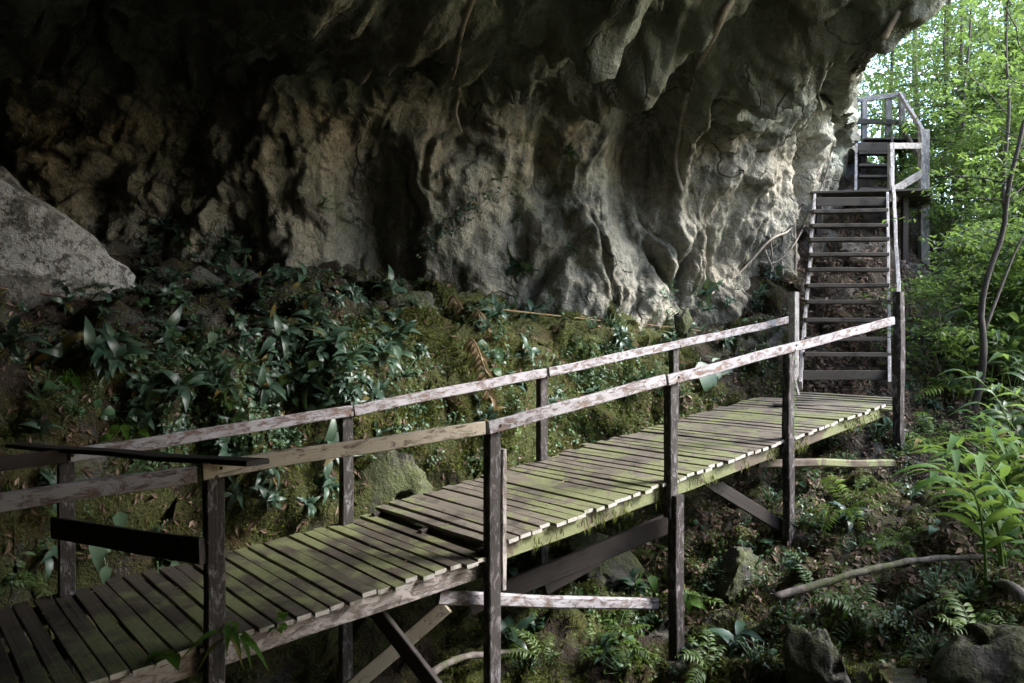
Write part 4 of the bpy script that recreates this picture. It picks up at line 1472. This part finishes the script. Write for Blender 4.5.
# ------------------------------------------------------------------ trees
def tree(name, h, crown_r, n_leaf, leaf, mat, seed, trunk_r=0.12, curve=0.3, first=0.25, label=None, droop=-0.2, path=None, nl=26):
    r = random.Random(seed)
    q = np.random.default_rng(seed)
    f = np.linspace(0, 1, 14)
    if path is None:
        ax, ay = r.uniform(-1, 1) * curve, r.uniform(-1, 1) * curve
        pts = np.stack([ax * np.sin(f * 2.6) + 0.06 * np.sin(f * 11 + seed), ay * np.sin(f * 2.1) + 0.05 * np.sin(f * 9), f * h - 0.2], 1)
    else:
        pts = crom(np.array(path, float), np.linspace(0, len(path) - 1, 22))
    root_ = thing(name, None, None)
    tk, lv = MB(), MB()
    tk.tube(pts, np.linspace(trunk_r, trunk_r * 0.3, len(pts)), 8, 0.05)
    tips = []
    for i in range(nl):
        t = first + (1 - first) * (i + r.random()) / nl
        b = crom(pts, np.array([t * (len(pts) - 1)]))[0]
        a = i * 2.4 + r.uniform(-.6, .6)
        L = crown_r * (0.55 + 0.6 * math.sin(math.pi * min(1, max(0.05, (t - first) / (1 - first) * 0.85 + 0.12)))) * r.uniform(0.55, 1.1)
        e = r.uniform(0.0, 0.7)
        d = np.array([math.cos(a) * math.cos(e), math.sin(a) * math.cos(e), math.sin(e)])
        g = np.linspace(0, 1, 7)
        bp = b + d * L * g[:, None] + np.array([0, 0, droop * L]) * (g ** 2)[:, None] + q.normal(size=(7, 3)) * 0.05 * L * g[:, None]
        tk.tube(bp, np.linspace(trunk_r * 0.28 * (1.1 - t), 0.006, 7) + 0.003, 5)
        for k in (2, 3, 4, 5, 6):
            tips.append((bp[k], L))
    tips_p = np.array([t[0] for t in tips]); tips_L = np.array([t[1] for t in tips])
    idx = q.integers(0, len(tips), n_leaf)
    # twigs carry flat sprays of leaves
    ns = max(1, n_leaf // 9)
    ti = q.integers(0, len(tips), ns)
    c = tips_p[ti] + q.normal(size=(ns, 3)) * (tips_L[ti][:, None] * np.array([0.23, 0.23, 0.15]))
    sd = q.normal(size=(ns, 3)) * np.array([1, 1, 0.25])
    sd /= np.linalg.norm(sd, axis=1)[:, None]
    P, D, N, RN = [], [], [], []
    for j in range(9):
        sgn = (-1) ** j
        side = np.cross(sd, [0, 0, 1.0])
        P.append(c + sd * leaf * 0.45 * (j - 4) + q.normal(size=(ns, 3)) * leaf * 0.2)
        D.append(side * sgn + sd * 0.6 + q.normal(size=(ns, 3)) * 0.25 + np.array([0, 0, -0.35]))
        N.append(np.array([0, 0, 1.0]) + q.normal(size=(ns, 3)) * 0.4)
        RN.append(q.random(ns) * 0.5 + q.random() * 0.2)
    P, D, N = np.concatenate(P), np.concatenate(D), np.concatenate(N)
    lv.scatter(T_DIA if leaf < 0.3 else T_SMALL, P, D, N, leaf * q.uniform(0.6, 1.25, len(P)))
    lo = lv.build('crown', mat, None)
    to = tk.build('trunk', M['dark_bark' if path is not None else 'bark'], None, smooth=True)
    lo.parent = root_; to.parent = root_
    return root_


# the slender curved tree at the right edge
base = np.array(drop(6.45, 10.6)[0])
cp = [pt(968, 430, 10.6), pt(980, 385, 10.6), pt(984, 345, 10.6), pt(981, 312, 10.6), pt(988, 275, 10.55), pt(1003, 232, 10.5), pt(1008, 190, 10.4), pt(1020, 140, 10.35), pt(1030, 90, 10.3), pt(1050, 0, 10.3), pt(1060, -120, 10.4)]
t0 = tree('slender_tree', 6, 1.5, 1500, 0.10, M['forest'], 5, 0.05, path=[np.array(c) for c in cp], first=0.55, nl=12)
tag(t0, 'slender dark tree curving up along the right edge', 'tree')
t1 = tree('slender_tree', 5, 1.1, 900, 0.10, M['forest'], 6, 0.025, path=[pt(985, 330, 10.7), pt(1000, 290, 10.8), pt(1016, 250, 10.9), pt(1040, 200, 11), pt(1060, 120, 11)], first=0.45, nl=8)
tag(t1, 'thin side stem forking off behind the curved tree', 'tree')

big_leaf = tree('broadleaf_sapling', 4.2, 1.4, 2200, 0.24, M['forest_dark'], 36, 0.05, 0.5, 0.08, nl=22)
big_leaf2 = tree('broadleaf_sapling', 5.5, 1.7, 2600, 0.20, M['forest'], 37, 0.05, 0.5, 0.1, nl=24)
for q_, (pxs, Y, lab) in enumerate((([(940, 260), (943, 180), (947, 110), (944, 40), (950, -40)], 18.5, 'thin dark stem right of the top platform post'), ([(966, 300), (968, 210), (963, 120), (970, 30), (972, -60)], 16.5, 'thin stem in the middle of the bright forest'),
                                    ([(1006, 260), (1004, 180), (1009, 110), (1006, 40), (1012, -60)], 13.5, 'thin dark stem behind the top of the curved tree'))):
    pth = [pt(px, py, Y) for px, py in pxs]
    g0 = drop(pth[0][0], pth[0][1], 40)[0]
    pth = [g0 - np.array([0, 0, 0.2])] + pth if g0[2] < pth[0][2] else pth
    tag(tree('slender_tree', 6, 1.0, 700, 0.13, M['forest'], 61 + q_, 0.045, path=pth, first=0.35, nl=12), lab, 'tree')
protos = [tree('forest_tree', 11, 2.3, 7000, 0.13, M['forest'], 31, 0.12, 0.7, 0.15), tree('forest_tree', 8, 1.9, 6500, 0.12, M['forest_dark'], 32, 0.09, 0.5, 0.08),
          tree('forest_tree', 14, 3.0, 8000, 0.16, M['forest'], 33, 0.15, 0.8, 0.2), tree('forest_tree', 6, 1.7, 5500, 0.14, M['forest'], 34, 0.06, 0.4, 0.05), tree('forest_tree', 10, 2.2, 6500, 0.11, M['forest_dark'], 35, 0.08, 0.9, 0.12)]
TL = [  # x, y, proto, scale, label
    (8.7, 13.4, 5, 0.62, 'large-leaved dark sapling right of the stair posts'), (9.9, 15.2, 6, 0.9, 'large-leaved sapling beyond the landing rail'), (10.6, 17.9, 6, 0.9, 'large-leaved sapling right of the top platform corner'),
    (11.3, 17.4, 5, 1.2, 'tall large-leaved sapling in the middle of the forest'), (8.1, 11.9, 5, 0.5, 'low large-leaved sapling behind the curved tree'), (12.6, 19.2, 6, 1.2, 'large-leaved tree behind the bright shrubs'), (10.4, 13.2, 6, 0.8, 'large-leaved sapling behind the top of the curved tree'), (13.2, 17.6, 5, 1.4, 'dark large-leaved sapling near the right edge'),
    (9.6, 15.5, 3, 0.75, 'leafy young tree behind the post of the stair landing'), (10.8, 18.8, 1, 0.9, 'bushy tree just right of the top platform'), (12.0, 17.0, 3, 0.9, 'pale green tree filling the gap right of the landing post'),
    (12.4, 22, 0, 0.9, 'tall tree with thin trunk rising right of the top platform railing'), (14.5, 21, 4, 1.0, 'thin-trunked tree in the middle of the bright forest'), (15.5, 25, 2, 0.9, 'tall bright tree behind the top platform'),
    (11.2, 13.6, 3, 0.85, 'leafy sapling above the curved tree at the right edge'), (18, 27, 0, 1.1, 'tall forest tree near the upper right corner'), (20, 24, 2, 1.0, 'tall spreading tree at the right of the forest'),
    (15.8, 31, 2, 1.1, 'far tall tree seen between platform and rock lip'), (21, 34, 0, 1.2, 'distant tree in the sunlit forest'), (13.5, 27, 1, 1.2, 'mid-distance bushy tree below the rock lip'),
    (17, 17, 4, 1.0, 'dark leafy tree off to the right'), (24, 30, 2, 1.1, 'distant broad tree at the right'), (9.3, 13.4, 3, 0.5, 'low shrubby tree just right of the stair foot'), (14, 15, 1, 0.8, 'low dense tree beyond the ginger clumps'),
    (10.5, 11, 3, 0.6, 'bushy sapling beside the right edge'), (18, 11, 2, 0.9, 'spreading tree outside the view on the right'), (27, 20, 2, 1.1, 'broad tree far outside the right edge'), (16, 6, 0, 0.8, 'thin tree outside the right edge near the camera'),
    (19, 38, 2, 1.2, 'far pale tree behind the rock lip'), (8.6, 4.8, 3, 0.75, 'added leafy young shade tree outside the right edge beside the rocks'), (9.4, 2.6, 3, 0.8, 'added leafy young shade tree outside the right edge nearest the camera'), (7.3, 3.3, 1, 0.55, 'added dark low shade tree outside the right edge closest to the rocks'), (7.7, 5.4, 1, 0.5, 'added dark low shade tree outside the right edge behind the rocks'), (10.8, 5.8, 1, 0.7, 'added dark bushy shade tree well outside the right edge'), (8.3, 6.7, 3, 0.6, 'added small leafy shade tree outside the right edge behind the ginger'), (26, 40, 0, 1.4, 'farthest tall tree in the forest')]  # low trees outside the right edge are added to shade the lower slope
usedt = set()
protos += [big_leaf, big_leaf2]
for (x, y, k, sc, lab) in TL:
    p, n = drop(x, y, 40)
    if k in usedt:
        g = dup(protos[k], p, random.uniform(0, 6), sc)
    else:
        usedt.add(k); g = protos[k]; g.location = p; g.scale = (sc,) * 3
    tag(g, lab, 'tree', 'forest trees beyond the staircase')
# far forest: one mass of leaves and stems
P, D, N, S = [], [], [], []
n = 42000
ang = rng.uniform(R(15), R(70), n)          # from +Y towards +X
dist = rng.uniform(36, 60, n)
cx, cy = np.sin(ang) * dist, np.cos(ang) * dist
P = np.stack([cx, cy, rng.uniform(-3, 15, n) ** 1.0 + 3 * pn(np.c_[cx * 0.15, cy * 0.15, cx * 0])], 1)
keep = fbm(P * 0.28, 3) > -0.12
P = P[keep]
far = MB().scatter(T_DIA, P, rng.normal(size=P.shape) + [0, 0, -0.4], rng.normal(size=P.shape) * 0.5 + [0, 0, 1], 0.42 * rng.uniform(0.5, 1.3, len(P)))
for k in range(12):
    a, d = rng.uniform(R(15), R(70)), rng.uniform(36, 58)
    x, y = math.sin(a) * d, math.cos(a) * d
    far.tube([(x, y, -5), (x + rng.normal() * .5, y, 4), (x + rng.normal() * .8, y, 14)], [0.2, 0.15, 0.06], 6)
tag(far.build('forest', M['forest']), 'sunlit mass of far rainforest leaves', kind='stuff')

# hanging-over leaves: understory shrubs on the bank right of the stair
us_sh = tree('shrub', 2.2, 0.9, 2600, 0.10, M['forest'], 51, 0.03, 0.4, 0.05, nl=20)
us_sd = tree('shrub', 1.8, 0.8, 2200, 0.12, M['forest_dark'], 52, 0.03, 0.4, 0.05, nl=18)
SL = [(6.35, 11.6, 0, .8, 'shrub at the right of the stair foot post'), (6.9, 12.5, 1, 1.0, 'dark shrub in the shade under the landing post'), (7.6, 12.6, 0, 1.1, 'bright shrub between the landing post and curved tree'),
      (8.3, 14.2, 1, 1.1, 'dense shrub right below the landing rail'), (8.9, 15.6, 0, 1.2, 'bright shrub right of the landing brace'), (7.3, 10.6, 1, 0.9, 'dark shrub behind the curved tree foot'), (8.4, 12.2, 0, 1.3, 'tall bright shrub left of the curved tree'),
      (9.2, 17.6, 0, 1.0, 'shrub at the foot of the top platform'), (7.9, 11.3, 0, 1.0, 'bright shrub behind the curved tree'), (10.4, 16.6, 1, 1.4, 'large dark shrub beyond the landing')]
uss = set()
for (x, y, k, sc, lab) in SL:
    p, n = drop(x, y, 40)
    src = (us_sh, us_sd)[k]
    if k in uss:
        g = dup(src, p, random.uniform(0, 6), sc)
    else:
        uss.add(k); g = src; g.location = p; g.scale = (sc,) * 3
    tag(g, lab, 'shrub', 'shrubs on the bank right of the staircase')

# ------------------------------------------------------------------ light, sky, camera
w = bpy.data.worlds.new('World')
scn.world = w
w.use_nodes = True
nt = w.node_tree
sky = nt.nodes.new('ShaderNodeTexSky')
sky.sky_type = 'NISHITA'
sky.sun_disc = False
SUN_EL, SUN_DIR = R(39), np.array([0.99, -0.12])
sky.sun_elevation = SUN_EL
sky.sun_rotation = math.atan2(SUN_DIR[0], SUN_DIR[1])
sky.air_density = 1.0
sky.dust_density = 1.5
bg = nt.nodes['Background']
bg.inputs['Strength'].default_value = 0.15
nt.links.new(sky.outputs[0], bg.inputs['Color'])
sl = bpy.data.lights.new('sun', 'SUN')
sl.energy = 1.1
sl.angle = R(18)
sl.color = (1.0, 0.99, 0.97)
so = bpy.data.objects.new('sun', sl)
col.objects.link(so)
dv = Vector((-SUN_DIR[0] * math.cos(SUN_EL), -SUN_DIR[1] * math.cos(SUN_EL), -math.sin(SUN_EL)))
so.rotation_euler = dv.to_track_quat('-Z', 'Y').to_euler()

cam = bpy.data.cameras.new('camera')
cam.sensor_width = 36
cam.lens = 36 * FPX / 1024
cam.clip_end = 2000
cam.clip_start = 0.05
co = bpy.data.objects.new('camera', cam)
col.objects.link(co)
co.rotation_euler = (R(90), 0, 0)
scn.camera = co
vs_ = scn.view_settings
vs_.view_transform = 'Standard'
vs_.look = 'None'
vs_.exposure = 3.15
vs_.gamma = 1
scn.cycles.use_denoising = True
scn.cycles.max_bounces = 8
scn.cycles.diffuse_bounces = 5
scn.cycles.transmission_bounces = 4
